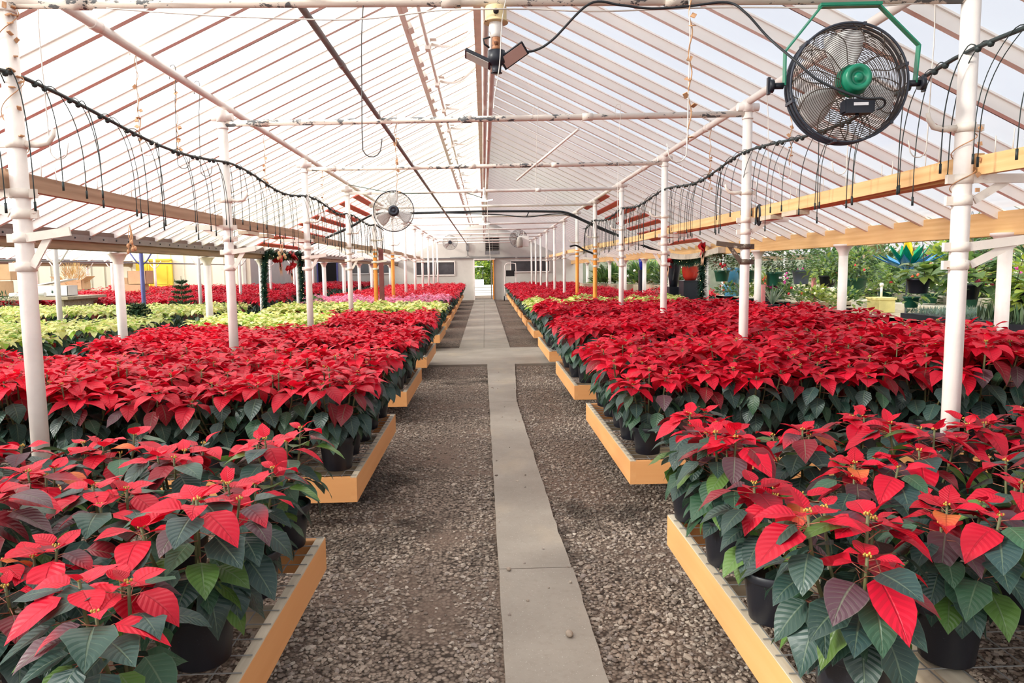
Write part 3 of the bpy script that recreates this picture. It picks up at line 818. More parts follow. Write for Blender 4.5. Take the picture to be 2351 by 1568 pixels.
# =====================================================================================
#  leaves and poinsettias
# =====================================================================================
OUT_U = np.array([0, .05, .14, .26, .38, .5, .62, .74, .84, .92, 1.0])
OUT_W = np.array([0, .52, .86, 1.0, .99, .91, .76, .55, .33, .14, 0.0])
class Leaves:
    def __init__(s): s.V = []; s.Q = []; s.UV = []; s.C = []; s.n = 0
    def leaf(s, p, az, elev, L, W, droop=.6, fold=.25, twist=0.0, wave=.02, ph=0.0, col=(1, 0, 0), nu=7, nv=4, lobe=0.0, tipcol=None):
        u = np.linspace(0, 1, nu + 1)
        th = elev - droop * u ** 1.2
        um = (u[1:] + u[:-1]) / 2; tm = elev - droop * um ** 1.2
        r = np.concatenate([[0], np.cumsum(np.cos(tm)) / nu]) * L
        z = np.concatenate([[0], np.cumsum(np.sin(tm)) / nu]) * L
        hw = np.interp(u, OUT_U, OUT_W) * W / 2
        if lobe: hw = hw * (1 + lobe * np.exp(-((u - .42) / .07) ** 2))
        ca, sa = math.cos(az), math.sin(az)
        n = np.stack([-np.sin(th) * ca, -np.sin(th) * sa, np.cos(th)], 1)
        a = np.broadcast_to(np.array([-sa, ca, 0.0]), n.shape)
        tw = twist * (.4 + .6 * u)
        ct, st = np.cos(tw)[:, None], np.sin(tw)[:, None]
        a2 = a * ct + n * st; n2 = n * ct - a * st
        v = np.linspace(-1, 1, nv + 1)
        av = np.abs(v)
        c = np.stack([r * ca, r * sa, z], 1) + np.asarray(p)
        off = hw[:, None] * (av * math.sin(fold) - .35 * fold * av ** 2)[None] + wave * L * av[None] * np.sin(u[:, None] * 8.5 + ph + v[None] * 1.3) * (hw[:, None] / (W / 2 + 1e-9))
        P = c[:, None] + a2[:, None] * (hw[:, None] * v[None] * math.cos(fold))[..., None] + n2[:, None] * off[..., None]
        k = (nu + 1) * (nv + 1)
        i, j = np.meshgrid(np.arange(nu), np.arange(nv), indexing='ij')
        b = (i * (nv + 1) + j).ravel() + s.n
        s.V.append(P.reshape(-1, 3)); s.Q.append(np.stack([b, b + nv + 1, b + nv + 2, b + 1], 1))
        s.UV.append(np.stack(np.meshgrid(u, (v + 1) / 2, indexing='ij'), -1).reshape(-1, 2))
        cc = np.tile(np.asarray(col, float)[:3], (k, 1))
        if tipcol is not None:
            f = np.repeat(np.clip(u * 1.5 - .55, 0, 1), nv + 1)[:, None]
            cc = cc * (1 - f) + np.asarray(tipcol)[None, :3] * f
        s.C.append(cc); s.n += k
    def arrays(s): return np.concatenate(s.V), np.concatenate(s.Q), np.concatenate(s.UV), np.concatenate(s.C)
    def mesh(s, name, mat):
        V, Q, U, C = s.arrays(); return grid_mesh(name, V, Q, mat, U, C)

def jit(rg, c, h=.12):
    k = 1 + rg.uniform(-h, h)
    return tuple(max(0, x * k * (1 + rg.uniform(-h * .4, h * .4))) for x in c[:3])
RED = srgb(214, 20, 50)[:3]; RED2 = srgb(192, 14, 42)[:3]; DRED = srgb(128, 22, 36)[:3]
GRN = srgb(44, 67, 61)[:3]; GRN2 = srgb(52, 83, 61)[:3]; LGRN = srgb(84, 116, 52)[:3]; PURP = srgb(88, 58, 66)[:3]; ORG = srgb(222, 120, 60)[:3]
YEL = srgb(244, 240, 165)[:3]; YEL2 = srgb(236, 236, 165)[:3]; YGR = srgb(150, 185, 70)[:3]; PNK = srgb(246, 158, 192)[:3]; PNK2 = srgb(238, 130, 172)[:3]

def poinsettia(seed, style, nu=7, nv=4):
    """returns bract, leaf, stem, bud builders; heights from the bench top"""
    rg = random.Random(seed)
    B, G, ST, PT, BD = Leaves(), Leaves(), MB(), MB(), MB()
    full = style != 'leggy'
    nb = rg.choice((6, 7)) if full else rg.choice((4, 5, 5))
    ga = 2.39996
    a0 = rg.uniform(0, 6.28)
    for i in range(nb):
        if full:
            az = a0 + i * 2 * PI / (nb - 1) + rg.uniform(-.25, .25); rad = .03 if i == nb - 1 else rg.uniform(.11, .17)
            H = (.56 if i == nb - 1 else rg.uniform(.47, .55))
        else:
            az = a0 + i * 2 * PI / nb + rg.uniform(-.3, .3); rad = rg.uniform(.06, .15) if i else .02
            H = rg.uniform(.43, .52)
        p0 = Vector((rg.uniform(-.01, .01), rg.uniform(-.01, .01), .16)); p2 = Vector((rad * math.cos(az), rad * math.sin(az), H))
        p1 = Vector((p2.x * .85, p2.y * .85, .26))
        path = [p0 * (1 - t) ** 2 + p1 * 2 * t * (1 - t) + p2 * t * t for t in np.linspace(0, 1, 6)]
        ST.tube(path, np.linspace(.0062, .0042, 6), 6)
        ptn = lambda t: p0 * (1 - t) ** 2 + p1 * 2 * t * (1 - t) + p2 * t * t
        # green leaves down the stem
        nl = (8 if full else 13) if nu > 4 else 6
        for k in range(nl):
            t = (.22 + .68 * k / nl) if full else (.18 + .80 * k / nl)
            aa = az + k * ga + rg.uniform(-.3, .3) + i
            # lean outwards
            dx, dy = math.cos(aa) + 1.1 * math.cos(az) * (rad > .05), math.sin(aa) + 1.1 * math.sin(az) * (rad > .05)
            aa = math.atan2(dy, dx)
            b = ptn(t); pl = rg.uniform(.035, .065) if full else rg.uniform(.04, .085)
            el = rg.uniform(.0, .45)
            e = b + Vector((math.cos(aa) * pl * math.cos(el), math.sin(aa) * pl * math.cos(el), pl * math.sin(el)))
            if nu > 4: PT.tube([b, e], [.0016, .0013], 4, False)
            q = 1 - t
            L = rg.uniform(.105, .145) if full else rg.uniform(.105, .15)
            col = jit(rg, rg.choice((GRN, GRN, GRN2, GRN)) if full else rg.choice((GRN, GRN2, GRN, GRN2, GRN, GRN, LGRN)), .2)
            if t > .72 and rg.random() < (.35 if full else .16): col = jit(rg, rg.choice((PURP, DRED)), .15)
            elev = (rg.uniform(-1.0, -.2) - q * .35) if full else (rg.uniform(-.4, .2) - q * .85)
            G.leaf(e, aa, elev, L, L * rg.uniform(.62, .76), rg.uniform(.3, .85), rg.uniform(.05, .35), rg.uniform(-.35, .35), rg.uniform(.01, .035), rg.uniform(0, 6), col, nu, nv, rg.choice((0, 0, .12, .18)))
        # bracts at the tip
        nbr = (rg.randint(9, 12) if nu > 4 else 8) if full else rg.randint(4, 7)
        base = {'red': (RED, RED2, RED), 'leggy': (RED, RED2, RED, RED), 'yellow': (YEL, YEL2, YEL, YGR), 'pink': (PNK, PNK2, PNK)}[style]
        sc = {'pink': .72}.get(style, 1.0)
        for k in range(nbr):
            f = k / max(1, nbr - 1)                      # 0 inner .. 1 outer
            aa = a0 * 3 + i + k * ga + rg.uniform(-.25, .25)
            if k > 2 and rad > .05 and full: aa = math.atan2(math.sin(aa) + .45 * math.sin(az), math.cos(aa) + .45 * math.cos(az))
            L = (.06 + .092 * f + rg.uniform(-.014, .016)) * sc
            if not full: L = .06 + .085 * f + rg.uniform(-.015, .02)
            b = p2 - Vector((0, 0, .045 * f))
            pl = .012 + .028 * f
            el = .7 - .9 * f
            e = b + Vector((math.cos(aa) * pl, math.sin(aa) * pl, pl * .4))
            if nu > 4: PT.tube([b, e], [.0014, .0011], 4, False)
            elev = .75 - 1.05 * f + rg.uniform(-.28, .28)
            col = jit(rg, rg.choice(base), .14); tip = None
            if style == 'leggy' and f > .55 and rg.random() < .35:
                col = jit(rg, rg.choice((PURP, DRED, DRED, RED2, RED2, RED2, RED2, ORG)), .15); tip = None if rg.random() < .5 else RED
            B.leaf(e, aa, elev, L, L * rg.uniform(.6, .76), rg.uniform(.35, 1.1) if full else rg.uniform(.3, 1.0), rg.uniform(.1, .42), rg.uniform(-.3, .3), rg.uniform(.012, .04), rg.uniform(0, 6), col, nu, nv, rg.choice((0, 0, .15)), tip)
        if nu > 4:
            for k in range(5): BD.ball(p2 + Vector((.008 * math.cos(k * 1.3), .008 * math.sin(k * 1.3), .004 + .003 * (k % 2))), .0032, 6, 4, (1, 1, 1.4))
    return B, G, ST, PT, BD

pm = MB()
pm.lathe([(.0, .0), (.076, .0), (.079, .004), (.097, .150), (.098, .152), (.106, .153), (.108, .158), (.109, .182), (.106, .185), (.101, .184), (.098, .158), (.097, .150)], seg=28)
pot_me = pm.mesh('pot', M['pot'])
sm_ = MB(); sm_.lathe([(.0, .168), (.05, .166), (.098, .160)], seg=20); soil_me = sm_.mesh('soil', M['soil'])

class Kind:
    def __init__(s, style, n, seed, nu=7, nv=4):
        s.style = style; s.var = []; s.arr = []
        mats = {'red': 'red_leaf', 'leggy': 'red_leaf', 'yellow': 'yellow_leaf', 'pink': 'pink_leaf'}
        for i in range(n):
            B, G, ST, PT, BD = poinsettia(seed + i, style, nu, nv)
            d = {'bracts': B.mesh('bracts', M[mats[style]]), 'leaves': G.mesh('leaves', M['green_leaf']), 'stems': ST.mesh('stems', M['stem'])}
            if nu > 4:
                d['leaf_stalks'] = PT.mesh('leaf_stalks', M['petiole']); d['flower_buds'] = BD.mesh('flower_buds', M['bud'])
            s.var.append(d); s.arr.append((B.arrays(), G.arrays()))
K = {'leggy': Kind('leggy', 7, 100), 'red': Kind('red', 8, 200), 'redm': Kind('red', 5, 300, 5, 2),
     'redf': Kind('red', 4, 400, 3, 2), 'yellow': Kind('yellow', 5, 500, 5, 2), 'yellowf': Kind('yellow', 4, 600, 3, 2), 'pink': Kind('pink', 4, 700, 5, 2)}
prg = random.Random(11)
WORD = {'leggy': 'sparse red and green poinsettia', 'red': 'full red poinsettia', 'redm': 'full red poinsettia', 'yellow': 'cream yellow poinsettia', 'yellowf': 'cream yellow poinsettia', 'pink': 'pink poinsettia'}
count = {}
def plant(kind, x, y, label, group, z=ZB + .007, sc=1.0, buds=True):
    k = K[kind]; d = prg.choice(k.var)
    nm = {'yellow': 'yellow_poinsettia', 'yellowf': 'yellow_poinsettia', 'pink': 'pink_poinsettia'}.get(kind, 'red_poinsettia')
    t = thing(nm, label, nm.replace('_', ' '), (x, y, z), prg.uniform(0, 2 * PI), group)
    t.scale = (sc, sc, sc * prg.uniform(.95, 1.05))
    link_mesh('pot', pot_me, t)
    if kind in ('leggy', 'red'): link_mesh('soil', soil_me, t)
    for nm, me in d.items():
        if kind in ('leggy', 'red') or nm in ('bracts', 'leaves'): link_mesh(nm, me, t)
    count[kind] = count.get(kind, 0) + 1
    return t

def place_row(kinds, sgn, sd, idx, cols, rows, x0, dx, y0, dy, jitx=.03, jity=.03, sc=1.0, far=None):
    """cols from the aisle outwards, rows from the camera backwards"""
    for r in range(rows):
        for c in range(cols):
            x = sgn * (x0 + c * dx + (dx * .5 if r % 2 and kinds == 'leggy' else 0)) + prg.uniform(-jitx, jitx); y = y0 + r * dy + prg.uniform(-jity, jity)
            kind = kinds(c, r, x, y) if callable(kinds) else kinds
            if kind is None: continue
            if far and far(kind, x, y): continue
            rw = 'front row' if r == 0 else 'back row' if r == rows - 1 else ORD[r] + ' row'
            lab = '%s on %s %s bench, %s, %s pot from the aisle' % (WORD[kind], ORD[idx], sd, rw, NTH[c])
            plant(kind, x, y, lab, '%ss on the %s %s bench' % (WORD[kind], ORD[idx], sd), sc=(sc(c, r) if callable(sc) else sc) * prg.uniform(.93, 1.06))
STUFF = {'redf': [], 'yellowf': []}
# nearest benches: sparse plants, pots well apart, every other column set half a step back
def leggy_bench(sgn, sd, x0, dx, ystart, dy, yend, cols):
    for c in range(cols):
        y = ystart + (dy * .52 if c % 2 else 0); r = 0
        while y < yend:
            lab = 'sparse red and green poinsettia, nearest %s bench, %s pot in %s line from aisle' % (sd, NTH[r], NTH[c])
            plant('leggy', sgn * (x0 + c * dx) + prg.uniform(-.02, .02), y + prg.uniform(-.025, .025), lab, 'sparse poinsettias on the nearest %s bench' % sd, sc=prg.uniform(.95, 1.07))
            y += dy; r += 1
leggy_bench(1, 'right', .985, .415, 1.80, .50, 3.34, 7)
leggy_bench(-1, 'left', .885, .385, 1.70, .47, 3.12, 7)
# second and third benches: dense red
place_row('red', 1, 'right', 1, 9, 5, xedge(1, 5) + .14, .37, 4.56, .40, sc=lambda c, r: 1.0 if r == 0 and c < 4 else 1.12 if c < 6 else 1.25)
place_row('red', -1, 'left', 1, 9, 5, -xedge(-1, 5) + .14, .37, 4.33, .38, sc=1.05)
place_row('redm', 1, 'right', 2, 9, 5, xedge(1, 8) + .14, .37, 7.5, .39, sc=lambda c, r: 1.08 + .05 * (c > 0) + .10 * (c > 5))
place_row('redm', -1, 'left', 2, 9, 5, -xedge(-1, 8) + .14, .37, 7.28, .355)
# fourth benches
def k4l(c, r, x, y): return 'redm' if x > -2.1 or (r == 4 and x > -2.6) else 'yellow'
place_row(k4l, -1, 'left', 3, 9, 5, -xedge(-1, 11) + .14, .37, 10.13, .38)
place_row('redm', 1, 'right', 3, 9, 4, xedge(1, 11.5) + .14, .37, 10.6, .56, sc=1.16)
# fifth benches: yellow
place_row('yellow', 1, 'right', 4, 9, 4, xedge(1, 15) + .14, .37, 14.25, .52)
place_row('yellow', -1, 'left', 4, 9, 4, -xedge(-1, 14.4) + .14, .37, 13.6, .52)
# sixth left bench: pink
place_row('pink', -1, 'left', 5, 9, 3, -xedge(-1, 17) + .16, .37, 16.5, .62, sc=1.08)
# yellow in the left bay
def bay_bench(i, y0, y1, x1, length):
    m = thing('bench', 'grey bench of yellow poinsettias beyond the left eave beam, %s from the camera' % ORD[i], 'bench', (x1 - length / 2, (y0 + y1) / 2, 0), group='benches in the left bay')
    q = MB(); q.box((0, 0, ZB - .02), (length, y1 - y0, .04)); q.build('bench_top', M['wood_greyx'], m)
    q = MB(); q.box((0, -(y1 - y0) / 2 + .02, ZB - .09), (length, .04, .12)); q.build('end_board', M['wood_greyx'], m)
    for sx in (-1, 1):
        for sy in (-1, 1):
            q = MB(); q.box((sx * (length / 2 - .2), sy * ((y1 - y0) / 2 - .15), (ZB - .04) / 2), (.09, .09, ZB - .04)); q.build('leg', M['wood_grey'], m)
BAY = [(6.3, 8.6, -5.0, 5.2), (9.3, 11.6, -5.0, 7.0), (13.3, 15.4, -5.0, 9.6)]
for i, (a, b, x1, ln) in enumerate(BAY):
    bay_bench(i, a, b, x1, ln)
    rows = int((b - a) / .40); cols = int(ln / .42)
    for r in range(rows):
        for c in range(cols):
            x = x1 - .2 - c * .42 + prg.uniform(-.04, .04); y = a + .2 + r * (b - a - .36) / (rows - 1) + prg.uniform(-.03, .03)
            if -5.9 + (-.1) > x > -7.0 and i == 1 and r > 2: continue
            if x < -1062 / 1640 * y * 1.12 - .4: continue
            if count.get('yellow', 0) + count.get('yellowf', 0) < 296 and i < 3:
                rw = 'front row' if r == 0 else 'back row' if r == rows - 1 else ORD[r] + ' row'
                plant('yellowf' if i else 'yellow', x, y, 'cream yellow poinsettia beyond the left eave beam, %s bench, %s, %s pot outwards' % (ORD[i], rw, NTH[c] if c < 20 else 'outermost'), 'cream yellow poinsettias in the left bay')
            else: STUFF['yellowf'].append((x, y, ZB))
# the rest of the red ones: too many and too small to tell apart
for sgn, arr in ((1, RB_), (-1, LB)):
    for i, (a, b) in enumerate(arr):
        if i < (5 if sgn > 0 else 6): continue
        xe = abs(xedge(sgn, (a + b) / 2))
        for r in range(5):
            for c in range(9):
                STUFF['redf'].append((sgn * (xe + .14 + c * .37) + prg.uniform(-.04, .04), a + .18 + r * (b - a - .36) / 4 + prg.uniform(-.04, .04), ZB))
for (xa, xb, ya, yb, zb) in ((-13.4, -8.9, 17.3, 19.4, .42), (-8.6, -5.0, 17.4, 19.6, .42), (-13.6, -5.0, 20.6, 23, .48), (-13.0, -5.0, 24.2, 26.6, .55), (-8.6, -5.0, 27.6, 30, .5), (-8.6, -5.0, 31, 35, .5), (5.2, 6.6, 20, 26, .35)):
    for x in np.arange(xa, xb, .4):
        for y in np.arange(ya, yb, .42): STUFF['redf'].append((x + prg.uniform(-.05, .05), y + prg.uniform(-.05, .05), zb))
def mass(key, label):
    k = K[key]; VB, QB, UB, CB, VG, QG, UG, CG = [], [], [], [], [], [], [], []
    nb = ng = 0
    for x, y, z in STUFF[key]:
        (v, q, u, c), (v2, q2, u2, c2) = prg.choice(k.arr)
        a = prg.uniform(0, 6.28); ca, sa = math.cos(a), math.sin(a); s = prg.uniform(.92, 1.08)
        Rm = np.array([[ca, -sa, 0], [sa, ca, 0], [0, 0, 1]]) * s
        br = prg.uniform(.88, 1.1)
        VB.append(v @ Rm.T + (x, y, z)); QB.append(q + nb); UB.append(u); CB.append(c * br); nb += len(v)
        VG.append(v2 @ Rm.T + (x, y, z)); QG.append(q2 + ng); UG.append(u2); CG.append(c2); ng += len(v2)
    t = thing('massed_poinsettias', label[0], 'poinsettias', kind='stuff')
    cat = np.concatenate
    link_mesh('bracts', grid_mesh('bracts', cat(VB), cat(QB), M[label[1]], cat(UB), cat(CB)), t)
    link_mesh('leaves', grid_mesh('leaves', cat(VG), cat(QG), M['green_leaf'], cat(UG), cat(CG)), t)
    q = MB()
    for x, y, z in STUFF[key]: q.lathe([(.075, 0), (.1, .18)], (x, y, z + .01), 8)
    q.build('pots', M['pot'], t)
mass('redf', ('mass of red poinsettias filling the far benches of the greenhouse', 'red_leaf'))
if STUFF['yellowf']: mass('yellowf', ('mass of cream yellow poinsettias at the back of the left bay', 'yellow_leaf'))
for i, (xa, xb, ya, yb, zb) in enumerate(((-13.4, -8.9, 17.2, 19.5, .42), (-8.6, -5.0, 17.3, 19.7, .42), (-13.6, -5.0, 20.5, 23.1, .48), (-13.0, -5.0, 24.1, 26.7, .55), (-8.6, -5.0, 27.5, 30.1, .5), (-8.6, -5.0, 30.9, 35.2, .5), (5.1, 6.7, 19.9, 26.1, .35))):
    m = MB(); m.box(((xa + xb) / 2, (ya + yb) / 2, zb / 2), (xb - xa, yb - ya, zb))
    tag(m.build('bench', M['wood_grey']), 'low bench under distant red poinsettias, %s' % ['nearest at the far left', 'beside the left garland', 'second row back in the left bay', 'third row back in the left bay', 'behind the return wall corner', 'deepest by the purple doorway', 'in the right bay'][i], 'bench', 'far benches')
# =====================================================================================
#  fans, lamps, cables, hoses and hangers overhead
# =====================================================================================
def fan(label, loc, Rf, rz, guard, rim, motor_mat, rings=22, near=True, yoke=True, group=None):
    """caged air circulator, motor housing on the -y side"""
    t = thing('fan', label, 'fan', loc, rz, group)
    sg = 64 if near else 32
    def cage(sy, depth, r0_):
        m = MB(); nr = rings if near else 9
        tr = .0016 if near else .003
        prof = lambda r: sy * (.035 + depth * (1 - (r / Rf) ** 2.2))
        for k in range(nr):
            r = r0_ + (Rf - r0_) * k / nr
            m.tube([(r * math.cos(q), prof(r), r * math.sin(q)) for q in np.linspace(0, 2 * PI, sg, endpoint=False)], tr, 3, closed=True)
        for k in range(12):
            q0 = 2 * PI * k / 12; pts = []
            for f in np.linspace(0, 1, 9):
                r = r0_ + (Rf - r0_) * f; q = q0 + .28 * math.sin(f * PI) * sy
                pts.append((r * math.cos(q), prof(r) - sy * .003, r * math.sin(q)))
            m.tube(pts, tr * 1.35, 4)
        return m
    cage(-1, .07, .08 * Rf / .3).build('rear_guard', guard, t)
    cage(1, .07, .05 * Rf / .3).build('front_guard', guard, t)
    m = MB()
    for yy in (-.035, 0.0, .035): m.tube([(Rf * math.cos(q), yy, Rf * math.sin(q)) for q in np.linspace(0, 2 * PI, sg, endpoint=False)], .006, 6, closed=True)
    for k in range(6):
        q = k * PI / 3 + .3; m.box((Rf * math.cos(q), 0, Rf * math.sin(q)), (.014, .09, .014))
    m.build('rim', rim, t)
    s = Rf / .3
    rotx = Matrix.Rotation(R(90), 3, 'X')        # lathe axis -> -y
    m = MB(); m.lathe([(.0, .148), (.018, .148), (.024, .143), (.028, .130), (.045, .130), (.052, .146), (.072, .146), (.080, .138), (.083, .06), (.098, .055), (.098, .04), (.0, .04)], (0, -.03, 0), 28, rotx)
    o = m.build('motor_housing', motor_mat, t); o.scale = (.84 * s, s * .9, .84 * s)
    m = MB(); m.lathe([(0, -.06), (.04, -.05), (.05, -.03), (.05, .04)], (0, 0, 0), 16, rotx); m.build('hub', M['guard_grey'], t)
    bm = MB()
    n, k2 = 8, 5
    vs = []
    for i in range(n + 1):
        r = .04 * s + (Rf * .9 - .04 * s) * i / n; w_ = (.25 + .55 * math.sin(PI * (.18 + .62 * i / n))) * .62
        for j in range(k2 + 1):
            a = (j / k2 - .5) * w_ * 2 * .9; vs.append((r * math.cos(a), .03 * (j / k2 - .5) * 2 * (.5 + .5 * i / n), r * math.sin(a)))
    fs = [(i * (k2 + 1) + j, (i + 1) * (k2 + 1) + j, (i + 1) * (k2 + 1) + j + 1, i * (k2 + 1) + j + 1) for i in range(n) for j in range(k2)]
    bm.add(vs, fs, True); bme_ = bm.mesh('blade', M['blade'])
    for k in range(3):
        b = link_mesh('blade', bme_, t); b.rotation_euler = (0, R(120 * k + 25), 0)
        sl = b.modifiers.new('thick', 'SOLIDIFY'); sl.thickness = .003
    return t

f1 = fan('large caged fan with green motor hung from the nearest cross pipe on the right', (1.642, 3.26, 2.37), .258, R(-4), M['guard'], M['guard_rim'], M['fan_green'], 24)
m = MB(); pts = [(-.275, .0, .0), (-.275, .0, .15), (-.115, .02, .345), (.145, .02, .345), (.315, .0, .165), (.305, .0, .0)]
for a_, b_ in zip(pts[:-1], pts[1:]): m.bar(a_, b_, .034, .006, (1, 0, .3) if abs(a_[0] - b_[0]) < .05 else (0, 0, 1))
m.box((.015, .02, .352), (.27, .04, .012))
m.build('yoke', M['fan_green'], f1, 'green yoke bracket')
for s_ in (-1, 1):
    m = MB(); m.cyl((s_ * .28, 0, .0), (s_ * .325, 0, .0), .014, 10); m.cyl((s_ * .325, 0, 0), (s_ * .345, 0, 0), .03, 12); m.box((s_ * .345, 0, 0), (.012, .022, .075)); m.build('tilt_knob', M['black'], f1, 'black tilt knob')
m = MB(); m.box((0, 0, 0), (.115, .05, .06)); m.box((0, 0, .0), (.13, .045, .048)); m.cyl((-.0, 0, -.03), (0, 0, -.042), .008, 8)
o = m.build('switch_box', M['black'], f1, 'black switch box'); o.location = (.0, -.125, -.125)
m = MB(); m.box((0, 0, 0), (.062, .002, .013)); q_ = m.build('sticker', M['label_w'], o, 'pale sticker'); q_.location = (.005, -.0255, .008)
m = MB(); m.tube([(.005, -.12, -.075), (.004, -.125, -.1)], .007, 8); m.build('wire_sleeve', M['black'], f1)
fan('grey caged fan hung left of the ridge by the fourth cross pipe', (-1.41, 11.45, 2.49), .315, R(6), M['guard_grey'], M['guard_rim'], M['guard_rim'], 16, True)
m = MB(); m.cyl((-1.41, 11.46, 2.80), (-1.41, 11.92, 2.86), .009, 6); m.cyl((-1.41, 11.46, 2.62), (-1.41, 11.46, 2.80), .009, 6)
tag(m.build('fan_rod', M['guard_rim']), 'short rod holding the grey fan left of the ridge', 'rod')
fan('small grey caged fan near the far wall, left of the heater', (-1.43, 30.6, 2.72), .31, 0, M['guard_grey'], M['guard_rim'], M['guard_rim'], 9, False)
fan('dark caged fan near the far wall, right of the heater behind a white box', (1.22, 25.3, 2.63), .31, 0, M['guard'], M['guard_rim'], M['guard_rim'], 9, False)
t = thing('spray_unit', 'white box unit with grey canister hung before the far right fan', 'unit', (1.3, 24.7, 2.5))
m = MB(); m.box((.06, 0, .02), (.34, .2, .36)); m.build('housing', M['whitebox'], t)
m = MB(); m.lathe([(0, -.18), (.09, -.18), (.11, -.1), (.11, .05), (.08, .12), (.09, .16), (0, .17)], (-.08, -.16, -.02), 14); m.build('canister', M['pot_grey'], t)
m = MB(); m.cyl((.06, 0, .2), (.06, 0, .36), .01, 6); m.build('hanger', M['wire'], t)

# LED lamp with fold-out panels screwed into an old fitting
def led_panel(rot, mat_face, nm='led_panel'):
    m = MB(); m.box((.12, 0, 0), (.15, .062, .018)); m.box((.045, 0, .006), (.03, .068, .026)); m.box((.198, 0, .004), (.018, .066, .026))
    return m
t = thing('lamp', 'old ceiling lamp fitting with black fold-out LED panels below the nearest cross pipe', 'lamp', (.072, 3.46, 2.50)); t.scale = (.92, .92, .91)
m = MB(); m.lathe([(.0, .30), (.052, .30), (.055, .295), (.055, .235), (.062, .228), (.062, .222), (.0, .22)], seg=24); m.build('junction_box', M['cream_fit'], t, 'rust-stained cream junction box')
m = MB(); m.lathe([(0, .262), (.014, .262), (.014, .250), (0, .25)], (0, -.053, 0), 12, Matrix.Rotation(R(90), 3, 'X')); o = m.build('knockout_hole', M['dark'], t); o.location = (-.0, .2465, .252 - .0); o.location = (0, .254, .262)
m = MB(); m.lathe([(.034, .222), (.036, .20), (.026, .17), (.024, .15), (0, .15)], seg=20); m.build('lamp_holder', M['porcelain'], t, 'white porcelain holder')
m = MB(); m.lathe([(.021, .152), (.022, .12), (.019, .112), (.022, .10), (.022, .088), (0, .085)], seg=18); m.lathe([(0, .03), (.012, .03), (.014, .022), (.014, .0)], (0, 0, .122), 12, Matrix.Rotation(R(90), 3, 'X')); m.build('rusty_adapter', M['rust'], t, 'rusty socket adapter')
m = MB(); m.lathe([(0, .088), (.024, .088), (.044, .083), (.046, .022), (.026, .012), (.022, -.02), (.03, -.026), (0, -.03)], seg=24); m.build('heat_sink', M['black'], t)
for az, tl, lb in ((172, 27, 'pale LED panel seen edge on'), (-8, 33, 'pinkish LED panel facing the camera')):
    mt = Matrix.Rotation(R(az), 3, 'Z') @ Matrix.Rotation(R(-tl), 3, 'Y') @ (Matrix.Rotation(R(-58 if az < 0 else 20), 3, 'X'))
    m = MB(); m.box(mt @ Vector((.105, 0, 0)), (.145, .07, .016), mt)
    o = m.build('led_shell', M['black'], t, 'black shell of an LED panel')
    m = MB(); m.box(mt @ Vector((.105, 0, -.0095)), (.125, .058, .004), mt); m.build('led_panel', M['led'] if az < 0 else M['led_side'], o, lb)
m = MB(); m.tube([(-.035, 0, .10), (-.06, -.01, .115), (-.065, -.01, .14), (-.03, -.01, .15)], .005, 6); m.tube([(.034, 0, .05), (.05, 0, .065), (.07, 0, .05)], .003, 5); m.build('lamp_wires', M['cable'], t)
lm = NT('lit_lamp'); lm_ = lm.fin(lm.n('ShaderNodeEmission', {0: (1, .97, .92, 1), 1: 3.0}))
for (x, y, z, nm) in ((.017, 11.5, 2.64, 'nearer'), (-.004, 16.0, 2.545, 'farther')):
    t = thing('lamp', 'lit white lamp with folded panels under the ridge, %s of two' % nm, 'lamp', (x, y, z))
    m = MB()
    for k in range(3): m.box((.07 * math.cos(k * 2.09 + .1), .07 * math.sin(k * 2.09 + .1), .012), (.12, .07, .014), Matrix.Rotation(k * 2.09 + .1, 3, 'Z') @ Matrix.Rotation(R(-10), 3, 'Y'))
    m.build('lit_panels', lm_, t, 'lit panels')
    m = MB(); m.lathe([(0, .10), (.03, .09), (.035, .02), (0, .015)], seg=14); m.cyl((0, 0, .09), (0, 0, .21), .02, 8); m.build('lamp_socket', M['porcelain'], t)

def smooth(pts, n=8):
    P_ = [Vector(p) for p in pts]; out = []
    for i in range(len(P_) - 1):
        a, b, c, d = P_[max(i - 1, 0)], P_[i], P_[i + 1], P_[min(i + 2, len(P_) - 1)]
        for k in range(n):
            s_ = k / n
            out.append(.5 * ((2 * b) + (c - a) * s_ + (2 * a - 5 * b + 4 * c - d) * s_ ** 2 + (3 * b - a - 3 * c + d) * s_ ** 3))
    return out + [P_[-1]]
def cable(name, label, pts, r, mat, cat='cable', seg=6, n=8, group=None):
    m = MB(); m.tube(smooth(pts, n), r, seg); return tag(m.build(name, mat), label, cat, group)
cable('power_cable', 'black power cable running from the LED lamp to the fan switch box', [(.19, 3.46, 2.575), (.25, 3.45, 2.575), (.333, 3.42, 2.615), (.498, 3.38, 2.76), (.64, 3.38, 2.755), (.783, 3.38, 2.74), (.95, 3.38, 2.75), (1.126, 3.36, 2.76), (1.20, 3.32, 2.70), (1.291, 3.28, 2.58), (1.36, 3.16, 2.45), (1.448, 3.10, 2.345), (1.60, 3.05, 2.265), (1.70, 3.06, 2.262), (1.722, 3.08, 2.24), (1.70, 3.10, 2.225)], .0055, M['cable'])
cable('cord', 'old white cord tied along the nearest cross pipe', [(-1.75, 3.56, 2.80), (-1.2, 3.5, 2.745), (-.6, 3.5, 2.73), (-.2, 3.46, 2.757), (.06, 3.39, 2.74), (.25, 3.44, 2.757), (.55, 3.43, 2.745), (1.1, 3.40, 2.752), (1.7, 3.36, 2.74), (2.15, 3.33, 2.76)], .0035, M['wire'])
cable('cord', 'thin cord hanging from the nearest cross pipe beside the lamp', [(.13, 3.40, 2.83), (.10, 3.40, 2.70), (.085, 3.40, 2.5), (.06, 3.40, 2.36), (.055, 3.40, 2.30)], .0025, M['wire'])
